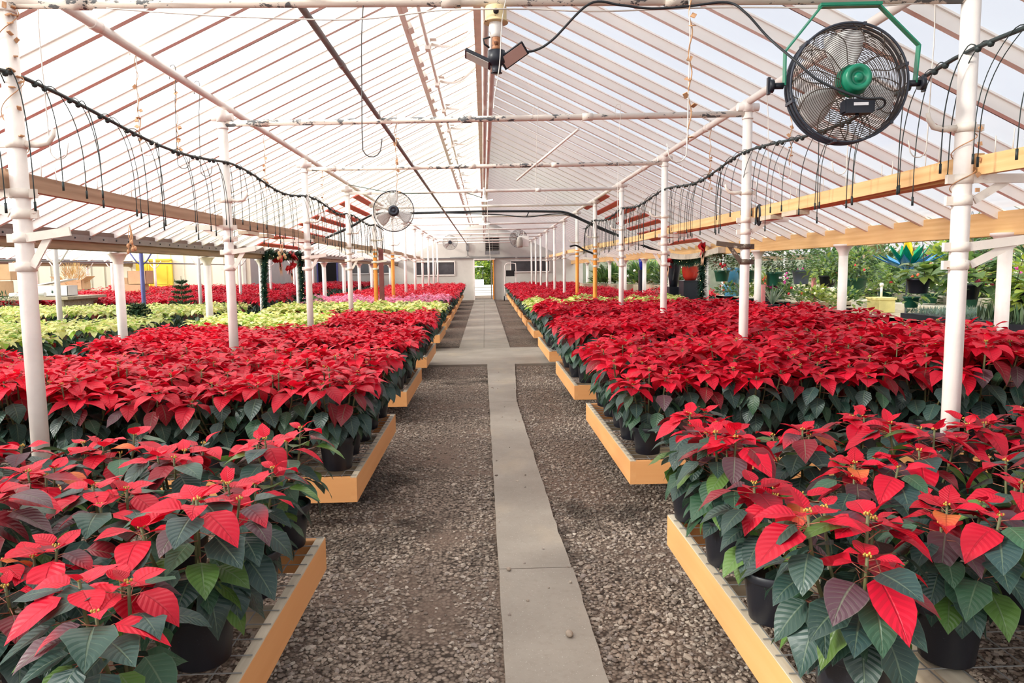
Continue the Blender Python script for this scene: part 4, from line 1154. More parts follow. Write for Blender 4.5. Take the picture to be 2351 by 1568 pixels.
cable('pull_cord', 'long white pull cord with a tassel hanging near the far doorway', [(.075, 13.8, 2.85), (.08, 13.8, 2.5), (.10, 13.8, 2.1), (.12, 13.8, 1.72)], .006, M['wire'])
cable('black_hose', 'thick black pipe crossing under the roof before the far wall', [(-4.6, 16.9, 1.97), (-3.9, 16.9, 2.24), (-3.1, 16.9, 2.58), (-2.62, 16.9, 2.84), (-2.2, 16.9, 2.885), (-1.6, 16.9, 2.885), (0, 16.9, 2.91), (1.5, 16.9, 2.895), (1.95, 16.9, 2.86), (2.4, 16.9, 2.66), (3.2, 16.9, 2.31), (4.2, 16.9, 1.90), (4.5, 16.9, 1.70)], .03, M['cable'], 'pipe')
cable('black_hose', 'thinner black cable sagging just below the thick overhead pipe', [(-1.0, 16.7, 2.87), (.3, 16.7, 2.82), (1.0, 16.7, 2.76), (1.6, 16.7, 2.82), (2.0, 16.7, 2.78), (2.8, 16.7, 2.42), (3.6, 16.7, 2.12), (4.3, 16.7, 1.86), (4.45, 16.7, 1.6), (4.4, 16.6, 1.25)], .013, M['cable'])
cable('green_wire', 'thin green wire strung to the ridge by the fourth cross pipe', [(-2.2, 12.0, 2.97), (-1.5, 12.0, 2.84), (-.9, 12.0, 2.82), (-.55, 12.0, 2.85), (-.30, 12.0, 2.83), (-.02, 12.0, 2.74)], .006, M['garland'], 'wire')

# irrigation hoses with drip tubes
for sgn, sd, zs in ((-1, 'left', LZ), (1, 'right', RZ)):
    rg = random.Random(8 + sgn)
    ys = np.arange(1.6, 16.4, .15)
    hz = lambda y: 2.50 + .028 * math.sin(y * 2.2 + sgn) - .03 * abs(math.sin((y - zs[0]) / 2.83 * PI))
    hx = lambda y: sgn * (2.235 + .02 * math.sin(y * 1.7))
    t = thing('irrigation_hose', 'dark irrigation hose with drip tubes strung along the %s row of posts' % sd, 'hose', (0, 0, 0))
    m = MB(); m.tube([(hx(y), y, hz(y)) for y in ys], .0105, 7)
    m.build('main_hose', M['hose'], t)
    k = 0; y = 2.5
    while y < 16 and k < 94:
        m = MB(); a = Vector((hx(y), y, hz(y)))
        out = rg.uniform(.04, .36); L = rg.uniform(.46, .62)
        dx = rg.uniform(-.10, .06) * sgn
        m.ball(a + Vector((0, 0, -.008)), .017, 6, 4)
        m.tube(smooth([a, a + Vector((dx * .35, out * .3, .012)), a + Vector((dx * .75, out * .75, -.10)), a + Vector((dx, out, -L * .55)), a + Vector((dx * 1.05, out * 1.05, -L))], 4), .0028 if y < 9 else .004, 4)
        m.cyl(a + Vector((dx * 1.05, out * 1.05, -L)), a + Vector((dx * 1.05, out * 1.05, -L - .045)), .006, 5)
        m.build('drip_tube', M['hose'], t)
        k += 1; y += (.085 if k % 2 else .235)

# hook wires hung from the pipes
def hook_wire(label, x, y, z1, z0, mat=M['wire'], hd=1, vine=False, group='hook wires hung from the pipes', r=.003):
    m = MB()
    lean = .02 * math.sin(x * 9 + y)
    body = [(x - hd * .035, y, z1 - .05), (x - hd * .03, y, z1 + .035), (x, y, z1 + .05), (x + .012 * hd, y, z1)] + [(x + lean * f, y, z1 + (z0 + .06 - z1) * f) for f in (.3, .6, 1)]
    hk_ = [(x + lean + hd * .045 * (1 - math.cos(q)), y, z0 + .05 - .05 * math.sin(q)) for q in np.linspace(.35, PI, 7)] + [(x + lean + hd * .095, y, z0 + .085)]
    m.tube(smooth(body, 3)[:-1] + hk_, r, 5)
    o = tag(m.build('hook_wire', mat), label, 'hook', group)
    if vine:
        rg = random.Random(int(x * 100 + y * 10)); v = MB()
        v.tube([(x + .008 * math.sin(f * 25), y + .008 * math.cos(f * 25), z1 + (z0 + .1 - z1) * f) for f in np.linspace(.05, 1, 30)], .003, 4)
        for k in range(7):
            f = rg.uniform(.2, 1); c = Vector((x + rg.uniform(-.02, .02), y, z1 + (z0 + .1 - z1) * f))
            v.box(c, (.028, .004, .022), Matrix.Rotation(rg.uniform(0, 3), 3, 'X') @ Matrix.Rotation(rg.uniform(0, 3), 3, 'Y'))
        v.build('dry_vine', M['dry'], o, 'dry vine twined on the wire')
zl, zr = 3.04, 2.975
for i, (y, z0, mt, v) in enumerate(((3.9, 2.16, 'wire', False), (4.95, 2.34, 'wire', True), (5.55, 2.34, 'wire_dark', True), (6.0, 2.34, 'wire_dark', False), (7.7, 2.3, 'wire', True), (8.6, 2.3, 'wire', False), (10.4, 2.3, 'wire', True))):
    hook_wire('%s long hook wire on the left purlin pipe, %s' % (ORD[i], 'twined with dry vine' if v else 'bare dark' if mt == 'wire_dark' else 'bare pale'), -2.27, y, zl, z0, M[mt], 1, v)
for i, (y, z0, v) in enumerate(((3.62, 2.10, False), (4.45, 2.12, False), (5.3, 2.2, True), (5.75, 2.15, False), (7.2, 2.2, True), (8.2, 2.25, False), (10.2, 2.3, False))):
    hook_wire('%s long hook wire on the right purlin pipe, %s' % (ORD[i], 'twined with dry vine' if v else 'bare'), 2.27, y, zr, z0, M['wire'], -1, v)
hook_wire('long dark hook wire on the nearest cross pipe left of the lamp', -.552, 3.5, 2.87, 2.10, M['wire_dark'], 1, False)
hook_wire('long pale hook wire on the nearest cross pipe left of the fan', .966, 3.38, 2.87, 2.05, M['wire'], -1, True)
hook_wire('thin wire hanging from the second cross pipe right of the ridge', .466, 6.2, 2.88, 2.10, M['wire'], 1, r=.0022)
hook_wire('thin wire hanging from the second cross pipe farther right', 1.158, 6.15, 2.88, 1.91, M['wire'], 1, r=.0022)
hook_wire('thin wire hanging from the second cross pipe above the grey fan', -.752, 6.4, 2.88, 2.14, M['wire'], 1, True)

# red laths fixed under the rafters on both slopes
for sgn, sd in ((-1, 'left'), (1, 'right')):
    for k in range(8):
        x = 2.36 + k * .255
        m = MB(); y0 = 13.75 if sgn > 0 else 13.5
        m.box((0, 0, 0), (.115, 3.0, .02), (R(26) * (1 if sgn > 0 else -1), 'Y'))
        o = m.build('red_lath', M['red_board']); o.location = (sgn * x, y0 + 1.5, roof_z(x) - .125)
        tag(o, 'red lath under the %s roof slope, %s down from the ridge side' % (sd, NTH[k]), 'lath', 'red laths under the %s slope' % sd)

# dry plants caught overhead
def dry_bunch(label, x, y, z, seed, s=1.0):
    rg = random.Random(seed); m = MB()
    for k in range(6):
        e = Vector((x + rg.uniform(-.05, .05) * s, y + rg.uniform(-.02, .02), z - rg.uniform(.05, .13) * s)); m.tube(smooth([(x, y, z + .1 * s), (x + rg.uniform(-.03, .03), y, z), e], 3), .0035, 4)
        m.ball(e, .014 * s, 6, 4, (1, 1, 1.5))
    return tag(m.build('dry_seed_heads', M['dry']), label, 'dried plant')
dry_bunch('dry orange seed heads hanging before the left eave beam', -3.6, 7.5, 1.94, 3, 1.2)
dry_bunch('dry plant bunch hanging above the left garland', -3.55, 12.8, 2.0, 4, 1.6)
rg = random.Random(2); m = MB()
for k in range(16):
    z = rg.uniform(2.2, 2.85); a = rg.uniform(-.6, 1.2)
    m.box((-2.25 + .05 * math.cos(a), 3.62 - .05 * abs(math.sin(a)), z), (.018, .005, .026), Matrix.Rotation(rg.uniform(0, 3), 3, 'X') @ Matrix.Rotation(rg.uniform(0, 3), 3, 'Y'))
m.tube([(-2.25 + .05 * math.cos(q), 3.62 + .05 * math.sin(q), 2.15 + q * .05) for q in np.linspace(0, 14, 50)], .0025, 4)
tag(m.build('dry_vine', M['dry']), 'dry vine wound round the top of the nearest left post', 'vine')
m = MB(); m.tube([(2.25 + .05 * math.cos(q), 3.33 + .05 * math.sin(q), 1.85 + q * .025) for q in np.linspace(0, 14, 50)], .0025, 4)
for k in range(5): m.box((2.29, 3.28, 1.9 + .07 * k), (.02, .006, .018), (k * 1.0, 'Y'))
tag(m.build('dry_vine', M['dry']), 'dry vine wound round the nearest right post by the rail', 'vine')

# =====================================================================================
#  garlands, plants and goods in the side bays
# =====================================================================================
def leafball(n, c, rx, rz, L, W, cols, seed, droop=.6, up=.2, nu=3, nv=2, inner=.25, yq=1.0, half=False, fold=.2):
    """a mass of leaves pointing outwards from a centre"""
    rg = random.Random(seed); q = Leaves(); c = Vector(c); L = L * 1.15
    for k in range(int(n * 1.5)):
        az = rg.uniform(0, 2 * PI); el = math.asin(rg.uniform(-.15 if half else -.75, 1))
        f = inner + (1 - inner) * rg.random() ** .5
        p = c + Vector((rx * f * math.cos(az) * math.cos(el), rx * yq * f * math.sin(az) * math.cos(el), rz * f * math.sin(el)))
        l = L * rg.uniform(.65, 1.25)
        q.leaf(p, az + rg.uniform(-.6, .6), el * .6 + up + rg.uniform(-.5, .5), l, l * W, droop * rg.uniform(.5, 1.4), fold, rg.uniform(-.6, .6), .02, rg.uniform(0, 6), jit(rg, rg.choice(cols), .2), nu, nv)
    return q
G1 = srgb(70, 100, 60)[:3]; G2 = srgb(46, 74, 52)[:3]; G3 = srgb(120, 140, 66)[:3]; G4 = srgb(160, 176, 80)[:3]; G5 = srgb(96, 124, 70)[:3]; OLV = srgb(110, 112, 84)[:3]; PKG = srgb(150, 120, 112)[:3]
def pot_prof(r1, r0_, h): return [(0, 0), (r0_, 0), (r0_ + .004, .004), (r1 - .006, h * .86), (r1 + .004, h * .87), (r1 + .006, h), (r1 - .006, h), (r1 - .012, h * .86), (0, h * .85)]
def basket(label, loc, r, h, potmat, ball, hang=0.0, r0f=.72, cat='hanging basket', name='hanging_basket', hs=0, group=None, tagm=False, extra=None):
    t = thing(name, label, cat, loc, 0, group)
    m = MB(); m.lathe(pot_prof(r, r * r0f, h), seg=20); m.build('pot', potmat, t)
    ball.build = None
    link_mesh('foliage', ball.mesh('foliage', M['foliage']), t)
    if hang:
        m = MB()
        for k in range(3): m.tube([(r * math.cos(k * 2.1 + .5), r * math.sin(k * 2.1 + .5), h), (0, 0, hang - .1)], .003, 4)
        m.tube([(0, 0, hang - .1), (0, 0, hang - .03), (.02, 0, hang), (0, 0, hang + .02)], .003, 4)
        m.build('hanger_wires', M['wire_dark'], t)
    if tagm: m = MB(); m.box((.05, -r * .9, h * .6), (.05, .012, .03)); m.build('price_tag', M['label_w'], t, 'white tag')
    if extra: extra(t)
    return t
def flowers(t, pts, r, mat, nm='flowers', lab=None):
    m = MB()
    for p in pts: m.ball(p, r, 6, 4)
    o = m.build(nm, mat, t)
    if lab: o['label'] = lab
MR = plain('red_flower', srgb(214, 40, 56), .5); MM = plain('magenta_flower', srgb(222, 70, 160), .5); MO = plain('orange_flower', srgb(228, 96, 66), .5); MDP = plain('dark_pink_flower', srgb(176, 50, 84), .5)
dk = (G2, G1, OLV, G2)
pipe('hanging_pipe', (4.85, 5.5, 2.13), (4.85, 17, 2.13), .018, M['white'], 'hanging pipe just behind the right eave beam')
pipe('hanging_pipe', (5.5, 5.5, 2.2), (5.5, 17, 2.2), .018, M['white'], 'second hanging pipe farther behind the right eave beam')
basket('green hanging pot of dark foliage with a red flower, beside the third right eave post', (4.52, 13.5, 1.28), .145, .21, M['pot_green'], leafball(230, (0, 0, .36), .25, .22, .07, .5, (G2, OLV, PKG, G1), 1), .85, extra=lambda t: flowers(t, [(-.06, -.2, .28), (-.02, -.22, .31), (-.09, -.19, .33)], .03, MR, lab='red flowers'))
basket('green hanging pot of dark foliage, right of the one with a red flower', (4.72, 12.75, 1.27), .155, .22, M['pot_green'], leafball(250, (0, 0, .38), .26, .25, .07, .5, (G2, G1, OLV), 2), .9)
basket('squarish green hanging pot with a white tag behind the second right eave post', (4.80, 11.7, 1.24), .13, .22, M['pot_green'], leafball(230, (.03, 0, .40), .25, .25, .07, .45, dk, 3), .95, .84, tagm=True)
basket('slate blue hanging pot of feathery dark green foliage', (5.56, 12.4, 1.24), .155, .24, M['pot_blue'], leafball(420, (.03, 0, .44), .40, .30, .08, .4, (G2, G1, G5), 4), 1.0)
basket('dark hanging pot with a white tag and long drooping leaves', (5.16, 10.6, 1.24), .13, .17, M['black'], leafball(150, (0, 0, .26), .30, .20, .12, .35, (G3, G1, G5), 5, 1.2), .9, tagm=True)
basket('dark green hanging pot of dense fleshy foliage just right of an eave post', (5.36, 10.2, 1.12), .17, .25, M['pot_green'], leafball(430, (.04, 0, .42), .34, .28, .08, .45, (G2, G5, G3, G1), 6, 1.0), 1.05)
basket('wide beige hanging bowl of narrow leaves beyond the right eave beam', (7.06, 13.0, 1.68), .27, .26, M['pot_beige'], leafball(70, (0, 0, .30), .25, .14, .26, .09, (G1, G5), 7, 1.1), .8, .6)
basket('beige hanging bowl beyond the nearest right eave post', (8.2, 9.6, 1.72), .27, .26, M['pot_beige'], leafball(60, (0, 0, .30), .25, .14, .26, .09, (G1, G5), 8, 1.1), .8, .6)
basket('beige hanging bowl between the wind spinner and the nearest right post', (7.6, 11.0, 1.74), .25, .24, M['pot_beige'], leafball(60, (0, 0, .28), .25, .14, .26, .09, (G1, G5), 9, 1.1), .8, .6)
basket('black hanging pot of broad light green heart leaves before the wind spinner', (4.95, 8.0, 1.23), .125, .17, M['black'], leafball(34, (.02, 0, .23), .17, .13, .13, .78, (G5, G3, G1, G5), 10, .8, .1, 6, 4), .95)
basket('green hanging pot just below the black pot of heart leaves', (5.06, 8.3, 1.05), .09, .13, M['pot_green'], leafball(26, (0, 0, .15), .22, .10, .07, .7, (G3, G5), 11, 1.0), .25)
basket('dark hanging pot of large heart leaves just right of the nearest right post', (5.05, 7.3, 1.19), .12, .16, M['black'], leafball(46, (.06, 0, .22), .24, .22, .17, .74, (G1, G5, G1), 12, .9, .1, 6, 4), .98)
basket('hanging basket of variegated yellow and green round leaves at the right edge', (5.30, 6.75, 1.14), .13, .18, M['black'], leafball(150, (0, 0, .20), .26, .30, .10, .8, (G4, G4, G3, G5), 13, .9, 0, 5, 3), 1.0)
# a few trailing vines of the variegated basket and the pothos
t = thing('trailing_fern', 'hanging basket of dark leaves with pale stems by the second right eave post', 'hanging basket', (6.4, 9.3, 1.5))
m = MB(); m.lathe(pot_prof(.14, .1, .18), seg=16); m.build('pot', M['black'], t); link_mesh('foliage', leafball(160, (0, 0, .22), .26, .24, .10, .4, (G2, G1), 14).mesh('foliage', M['foliage']), t)
t = thing('flower_hanging', 'hanging cluster of dark pink flowers behind the nearest right eave post', 'hanging flowers', (6.8, 9.5, 1.42))
flowers(t, [(random.Random(k).uniform(-.16, .16), random.Random(k + 50).uniform(-.1, .1), random.Random(k + 90).uniform(-.15, .2)) for k in range(46)], .032, MDP); link_mesh('foliage', leafball(70, (0, 0, 0), .2, .2, .08, .5, (G2, G1), 15).mesh('foliage', M['foliage']), t)
m = MB(); m.cyl((0, 0, .2), (0, 0, .9), .003, 4); m.build('hanger_wire', M['wire_dark'], t)
# metal lotus wind spinner on a stake
t = thing('wind_spinner', 'metal flower wind spinner with blue, green and yellow petals', 'wind spinner', (5.42, 9.0, .05))
m = MB(); m.cyl((0, 0, 0), (0, 0, 1.42), .014, 8); m.build('stake', M['black'], t)
def petal(az, el, L, W, mat, r0_=.05, z=1.45):
    q = Leaves(); q.leaf((r0_ * math.cos(az), r0_ * math.sin(az) * .5, z), az, el, L, W, -.35, .5, 0, 0, 0, (1, 1, 1), 8, 4)
    V, Q, U, C_ = q.arrays(); o = link_mesh('petal', grid_mesh('petal', V, Q, mat), t)
    sl = o.modifiers.new('thick', 'SOLIDIFY'); sl.thickness = .004
for i in range(8): petal(i * PI / 4 + .15, .32, .42, .14, M['sp_blue'])
for i in range(7): petal(i * 2 * PI / 7 + .5, .8, .36, .15, M['sp_green'], .04, 1.47)
petal(PI + .3, 1.42, .42, .14, M['sp_yellow'], .02, 1.52); petal(1.2, 1.3, .40, .14, M['sp_yellow'], .02, 1.5)
# display tables of the right bay
for (x, y, wx, wy, z, lab) in ((5.65, 8.2, 1.3, 5.6, .92, 'nearest display table of the right bay, full of succulent trays'), (5.55, 13.0, 1.5, 3.4, .98, 'second display table of the right bay with flowering pots'), (8.2, 12, 1.4, 9, .9, 'display table of the right bay beyond the first ones'), (11.2, 14, 1.6, 12, .9, 'farthest display table of the right bay')):
    t = thing('table', lab, 'table', (x, y, 0))
    m = MB(); m.box((0, 0, z - .03), (wx, wy, .05)); m.build('tabletop', M['wood_greyx'], t)
    m = MB(); m.box((-wx / 2 + .015, 0, z - .08), (.03, wy, .14)); m.build('edge_board', M['wood_grey'], t)
    for sx in (-1, 1):
        for sy in (-1, 1): m = MB(); m.box((sx * (wx / 2 - .1), sy * (wy / 2 - .1), z / 2 - .03), (.08, .08, z - .06)); m.build('leg', M['wood_grey'], t)
def tray(label, x, y, z, wx, wy, kind, seed):
    t = thing('plant_tray', label, 'plant tray', (x, y, z)); m = MB(); m.box((0, 0, .03), (wx, wy, .06)); m.build('tray', M['black'], t)
    rg = random.Random(seed); q = Leaves()
    for i in range(int(wx / .09)):
        for j in range(int(wy / .09)):
            cx, cy_ = -wx / 2 + .045 + i * .09, -wy / 2 + .045 + j * .09
            for k in range(7 if kind == 'agave' else 5):
                az = rg.uniform(0, 6.28)
                if kind == 'agave': q.leaf((cx, cy_, .06), az, rg.uniform(.5, 1.3), rg.uniform(.07, .11), .018, .1, .4, 0, 0, 0, jit(rg, srgb(112, 132, 126), .12), 2, 2)
                else: q.leaf((cx + rg.uniform(-.02, .02), cy_, .06), az, rg.uniform(1.25, 1.5), rg.uniform(.13, .24), .03, .1, .3, 0, 0, 0, jit(rg, rg.choice((srgb(120, 140, 112), srgb(86, 116, 92))), .15), 3, 2)
    link_mesh('foliage', q.mesh('foliage', M['foliage']), t)
tray('tray of small grey green agaves on the nearest display table', 5.25, 7.9, .92, .45, 1.1, 'agave', 1)
tray('tray of tall snake plants just right of the nearest right post', 5.25, 6.75, .92, .45, .9, 'snake', 2)
tray('tray of snake plants at the right edge of the picture', 5.85, 6.5, .92, .5, 1.0, 'snake', 3)
tray('second tray of grey green agaves behind the first', 5.75, 8.0, .92, .45, 1.1, 'agave', 4)
t = thing('planter_box', 'pale yellow planter box on the nearest display table', 'planter', (5.40, 9.55, .92)); m = MB(); m.box((0, 0, .09), (.22, .3, .18)); m.box((0, 0, .185), (.25, .33, .03)); m.build('box', plain('pale_yellow_paint', srgb(232, 220, 150), .6), t)
m = MB(); m.cyl((.0, 0, .2), (0, 0, .34), .016, 8); m.ball((0, 0, .37), .03, 8, 6); m.build('finial', M['porcelain'], t)
m = MB(); m.box((6.5, 9.9, 1.0), (.12, 3.2, .22)); tag(m.build('trough', M['stone']), 'long cream trough behind the nearest display table', 'trough')
def mound(label, name, cat, x, y, z, cols, rx, rz, n, L, W, seed, fl=None, potmat=None, r=.1, h=.13, up=.2):
    t = thing(name, label, cat, (x, y, z))
    hh = 0
    if potmat: m = MB(); m.lathe(pot_prof(r, r * .75, h), seg=16); m.build('pot', potmat, t); hh = h
    link_mesh('foliage', leafball(n, (0, 0, hh + rz * .35), rx, rz, L, W, cols, seed, .6, up, half=True).mesh('foliage', M['foliage']), t)
    if fl:
        rg = random.Random(seed); pts = []
        for k in range(fl[0]):
            az = rg.uniform(0, 6.28); el = math.asin(rg.uniform(.1, 1)); pts.append((rx * math.cos(az) * math.cos(el) * rg.uniform(.5, 1), rx * math.sin(az) * math.cos(el), hh + rz * .35 + rz * math.sin(el) * 1.05))
        flowers(t, pts, fl[1], fl[2])
    return t
mound('magenta flowering cyclamen in a teal pot on the second display table', 'cyclamen', 'potted flower', 4.95, 11.9, 1.0, (G2, G1), .17, .13, 90, .07, .8, 21, (9, .03, MM), plain('teal_pot', srgb(24, 92, 92), .4), .11, .14)
mound('orange red bromeliad with strap leaves on the second display table', 'bromeliad', 'potted flower', 4.92, 12.3, .98, (G3, G1, MO and srgb(190, 80, 56)[:3]), .18, .22, 50, .16, .2, 22, (16, .03, MO), M['black'], .09, .1, .6)
mound('mass of cream white flowers on the second display table', 'cream_flowers', 'flowers', 5.95, 12.9, .98, (G1, G3), .34, .20, 90, .07, .6, 23, (110, .03, M['white_flower']))
mound('second mass of cream white flowers farther right', 'cream_flowers', 'flowers', 5.75, 11.6, .96, (G1, G3), .26, .16, 60, .07, .6, 24, (70, .028, M['white_flower']))
for k, (x, y, lb) in enumerate(((5.02, 10.75, 'left'), (5.14, 10.6, 'middle'), (5.24, 10.5, 'right'))):
    t = thing('barrel_cactus', '%s one of three pale round cacti before an eave post' % lb, 'cactus', (x, y, .92), group='three pale cacti')
    m = MB(); m.lathe([(0, 0), (.05, 0), (.06, .09), (.05, .09)], seg=14); m.build('pot', M['pot_beige'], t)
    m = MB(); prof = [(.005, .235)] + [(.068 * math.sin(q), .165 + .07 * math.cos(q)) for q in np.linspace(.3, 2.6, 9)]
    m.lathe(prof, seg=20); m.build('cactus_body', M['cactus'], t)
def agave(label, x, y, z, n, L, seed):
    t = thing('agave', label, 'agave', (x, y, z)); rg = random.Random(seed); q = Leaves()
    for k in range(n): q.leaf((0, 0, .12), k * 2.4 + rg.uniform(-.3, .3), rg.uniform(.85, 1.45), L * rg.uniform(.7, 1.1), .04, .15, .5, 0, 0, 0, jit(rg, rg.choice((srgb(150, 164, 150), srgb(112, 134, 120))), .1), 5, 2)
    link_mesh('leaves', q.mesh('leaves', M['foliage']), t); m = MB(); m.lathe(pot_prof(.1, .075, .14), seg=16); m.build('pot', M['black'], t)
agave('spiky pale striped agave left of the second right eave post', 4.02, 11.0, .90, 12, .34, 1)
agave('spiky pale striped agave right of the second right eave post', 4.22, 10.35, .86, 14, .36, 2)
for (x, y, lb) in ((4.02, 11.0, 'left'), (4.22, 10.35, 'right')):
    m = MB(); m.box((x, y, .445), (.26, .26, .87 if lb == 'left' else .83)); o = tag(m.build('plinth', M['wood_grey']), 'wooden plinth under the spiky agave on the %s' % lb, 'plinth')
for (x, y, z0, z1, lb) in ((4.95, 10.6, .5, 1.38, 'longer pink painted post between hanging pots'), (4.30, 10.9, .4, 1.28, 'shorter pink painted post behind the second right eave post')):
    m = MB(); m.box((0, 0, z1 / 2), (.05, .05, z1)); o = m.build('pink_post', M['pink_post']); o.location = (x, y, 0); tag(o, lb, 'post')
# red glazed planter group by the right garland
t = thing('crate', 'dark square stand under the red glazed planter', 'stand', (4.75, 16.4, 0)); m = MB(); m.box((0, 0, .62), (.42, .42, 1.24)); m.build('stand_box', M['black'], t); m = MB(); m.box((0, 0, 1.245), (.45, .45, .02)); m.build('stand_top', M['black'], t)
t = thing('glazed_planter', 'red glazed planter with a cream rim on a dark stand', 'planter', (4.75, 16.4, 1.256))
m = MB(); m.lathe([(0, 0), (.12, 0), (.165, .09), (.19, .22), (.192, .32)], seg=24); m.build('glazed_body', M['pot_red'], t); m = MB(); m.lathe([(.192, .32), (.20, .325), (.20, .40), (.185, .40), (.18, .33)], seg=24); m.build('rim', M['pot_beige'], t, 'cream rim')
t = thing('stone_pedestal', 'cream stepped pedestal right of the red planter', 'pedestal', (5.13, 16.7, 0)); m = MB(); m.box((0, 0, .58), (.24, .24, 1.16)); m.build('base', M['stone'], t); m = MB(); m.box((0, 0, 1.26), (.28, .28, .20)); m.build('carved_block', M['pot_grey'], t); m = MB(); m.box((0, 0, 1.49), (.18, .18, .26)); m.build('column_top', M['pot_beige'], t)
t = thing('tall_urn', 'tall black urn beside the right garland', 'urn', (4.52, 17.0, 0)); m = MB(); m.box((0, 0, .55), (.26, .26, 1.1)); m.build('plinth', M['black'], t); m = MB(); m.lathe([(0, 1.1), (.09, 1.1), (.12, 1.3), (.17, 1.62), (.18, 1.74), (.165, 1.74)], seg=20); m.build('urn_body', M['black'], t)
for k, (x, y, z, r) in enumerate(((5.0, 14.3, 1.0, .17), (4.95, 14.1, 1.20, .14))):
    t = thing('blue_pot', '%s light blue glazed pot behind the green hanging pots' % ('lower' if k == 0 else 'upper'), 'pot', (x, y, z if k else 0)); m = MB()
    m.lathe([(0, 0), (r * .7, 0), (r, .3), (r, .34), (r - .02, .34)] if k else [(0, 0), (r * .8, 0), (r * .8, .85), (r, 1.15), (r, 1.2), (r - .02, 1.2)], seg=20); m.build('pot_body', M['cyan'], t)

# pine garlands with lights and red bows round the openings
def needles(m, p, q, rg, n=26, L=.07, r=.0025):
    p, q = Vector(p), Vector(q)
    for k in range(n):
        c = p.lerp(q, rg.random()); d = Vector((rg.uniform(-1, 1), rg.uniform(-1, 1), rg.uniform(-1, .8))).normalized()
        s1 = d.cross(Vector((.3, .2, 1))).normalized() * r * 3
        m.add([c - s1, c + s1, c + d * L * rg.uniform(.6, 1.3)], [(0, 1, 2)])
def garland(label, path, seed, bows, thick=.13, n=52):
    t = thing('garland', label, 'garland', (0, 0, 0)); rg = random.Random(seed); P_ = smooth(path, 10)
    m = MB(); m.tube(P_, .02, 6)
    lights = MB()
    for a_, b_ in zip(P_[:-1], P_[1:]):
        needles(m, a_, b_, rg, n, thick, .006)
        for k in range(2):
            if rg.random() < .22: lights.ball(a_ + Vector((rg.uniform(-.1, .1), -.1 - rg.random() * .05, rg.uniform(-.06, .06))), .006, 5, 4)
    m.build('pine_sprigs', M['garland'], t)
    le = NT('fairy_light'); lights.build('fairy_lights', M.setdefault('fairy', le.fin(le.n('ShaderNodeEmission', {0: (1, .75, .35, 1), 1: 2.5}))), t, 'warm fairy lights')
    for b in bows:
        q = MB(); b = Vector(b); rg2 = random.Random(seed + int(b.y * 10))
        for k in range(7):
            d = Vector((rg2.uniform(-.6, .6), rg2.uniform(-1, 1), rg2.uniform(-1, 1))).normalized(); e = b + d * .17; sd_ = d.cross(Vector((1, .1, .1))).normalized() * .07
            q.add([b, b + d * .09 + sd_, e, b + d * .09 - sd_], [(0, 1, 2, 3)], True); q.add([b + Vector((-.03, -.03, 0)), b + d * .08 + sd_ + Vector((-.03, -.03, 0)), e + Vector((-.03, -.03, -.03)), b + d * .10 - sd_ + Vector((-.03, -.03, 0))], [(0, 1, 2, 3)])
        q.ball(b, .05, 8, 6); o = q.build('bow', M['redbow'], t, 'red ribbon bow')
        g_ = MB()
        for k in range(3): g_.add([b + Vector((0, -.04, 0)), b + Vector((.0, -.10 + .06 * k, -.16)), b + Vector((0, -.03 + .08 * k, -.34)), b + Vector((0, .02 + .05 * k, -.16))], [(0, 1, 2, 3)])
        g_.build('ribbon_tail', M['goldmesh'], o, 'pale gold ribbon tails')
LX = -4.40
garland('dark pine garland with red bows and lights round the left eave opening', [(LX - .02, 14.55, .75), (LX, 14.5, 1.2), (LX + .02, 14.5, 1.65), (LX + .03, 14.7, 1.93), (LX + .03, 15.5, 1.88), (LX + .03, 16.2, 1.92), (LX + .03, 17.2, 1.95), (LX, 17.45, 1.6), (LX, 17.45, 1.1), (LX - .02, 17.5, .7)], 5, [(LX + .10, 15.35, 1.80), (LX + .10, 16.35, 1.92), (LX + .08, 17.5, 1.82), (LX + .10, 16.2, 1.66)])
RX = 4.38
garland('dark pine garland with red bows and lights round the right eave opening', [(RX, 14.35, .75), (RX, 14.3, 1.2), (RX, 14.3, 1.6), (RX + .06, 14.5, 1.76), (RX + .1, 15.4, 1.66), (RX + .1, 16.3, 1.70), (RX, 17.1, 1.78), (RX, 17.3, 1.4), (RX, 17.3, .7)], 6, [(RX - .08, 16.7, 1.66), (RX - .05, 14.1, 1.92)])
m = MB(); n = 10
for i in range(n):
    f0, f1 = i / n, (i + 1) / n; m.bar((XE - .05, 13.2 + 4.2 * f0, 1.87 - .09 * math.sin(PI * f0)), (XE - .05, 13.2 + 4.2 * f1, 1.87 - .09 * math.sin(PI * f1)), .22, .11)
tag(m.build('gutter', plain('stained_gutter', srgb(205, 192, 178), .7, var=.2)), 'stained pale gutter sagging above the right garland', 'gutter')
# vine trellis, blue pot and peace lilies behind the far right posts
t = thing('climbing_vine', 'dark climbing vine left of the right garland', 'vine', (4.85, 18.6, -.1)); link_mesh('foliage', leafball(420, (0, 0, 1.1), .42, .85, .12, .3, (G2, G2, G1), 31).mesh('foliage', M['foliage']), t)
m = MB()
for k in range(5): m.tube(smooth([(-.3 + .15 * k, 0, 0), (-.2 + .1 * k, .05, .8), (-.3 + .15 * k, 0, 1.8)], 5), .012, 5)
m.build('vine_stems', M['stem'], t)
t = thing('pedestal', 'tall black pedestal under the blue pot', 'pedestal', (4.55, 20.6, 0)); m = MB(); m.box((0, 0, .75), (.17, .17, 1.5)); m.build('column', M['black'], t)
t = thing('blue_vase', 'tall cobalt blue pot on a black pedestal', 'pot', (4.55, 20.6, 1.5)); m = MB(); m.lathe([(0, 0), (.05, 0), (.085, .2), (.095, .32), (.08, .32)], seg=18); m.build('vase_body', plain('cobalt', srgb(36, 54, 170), .3), t)
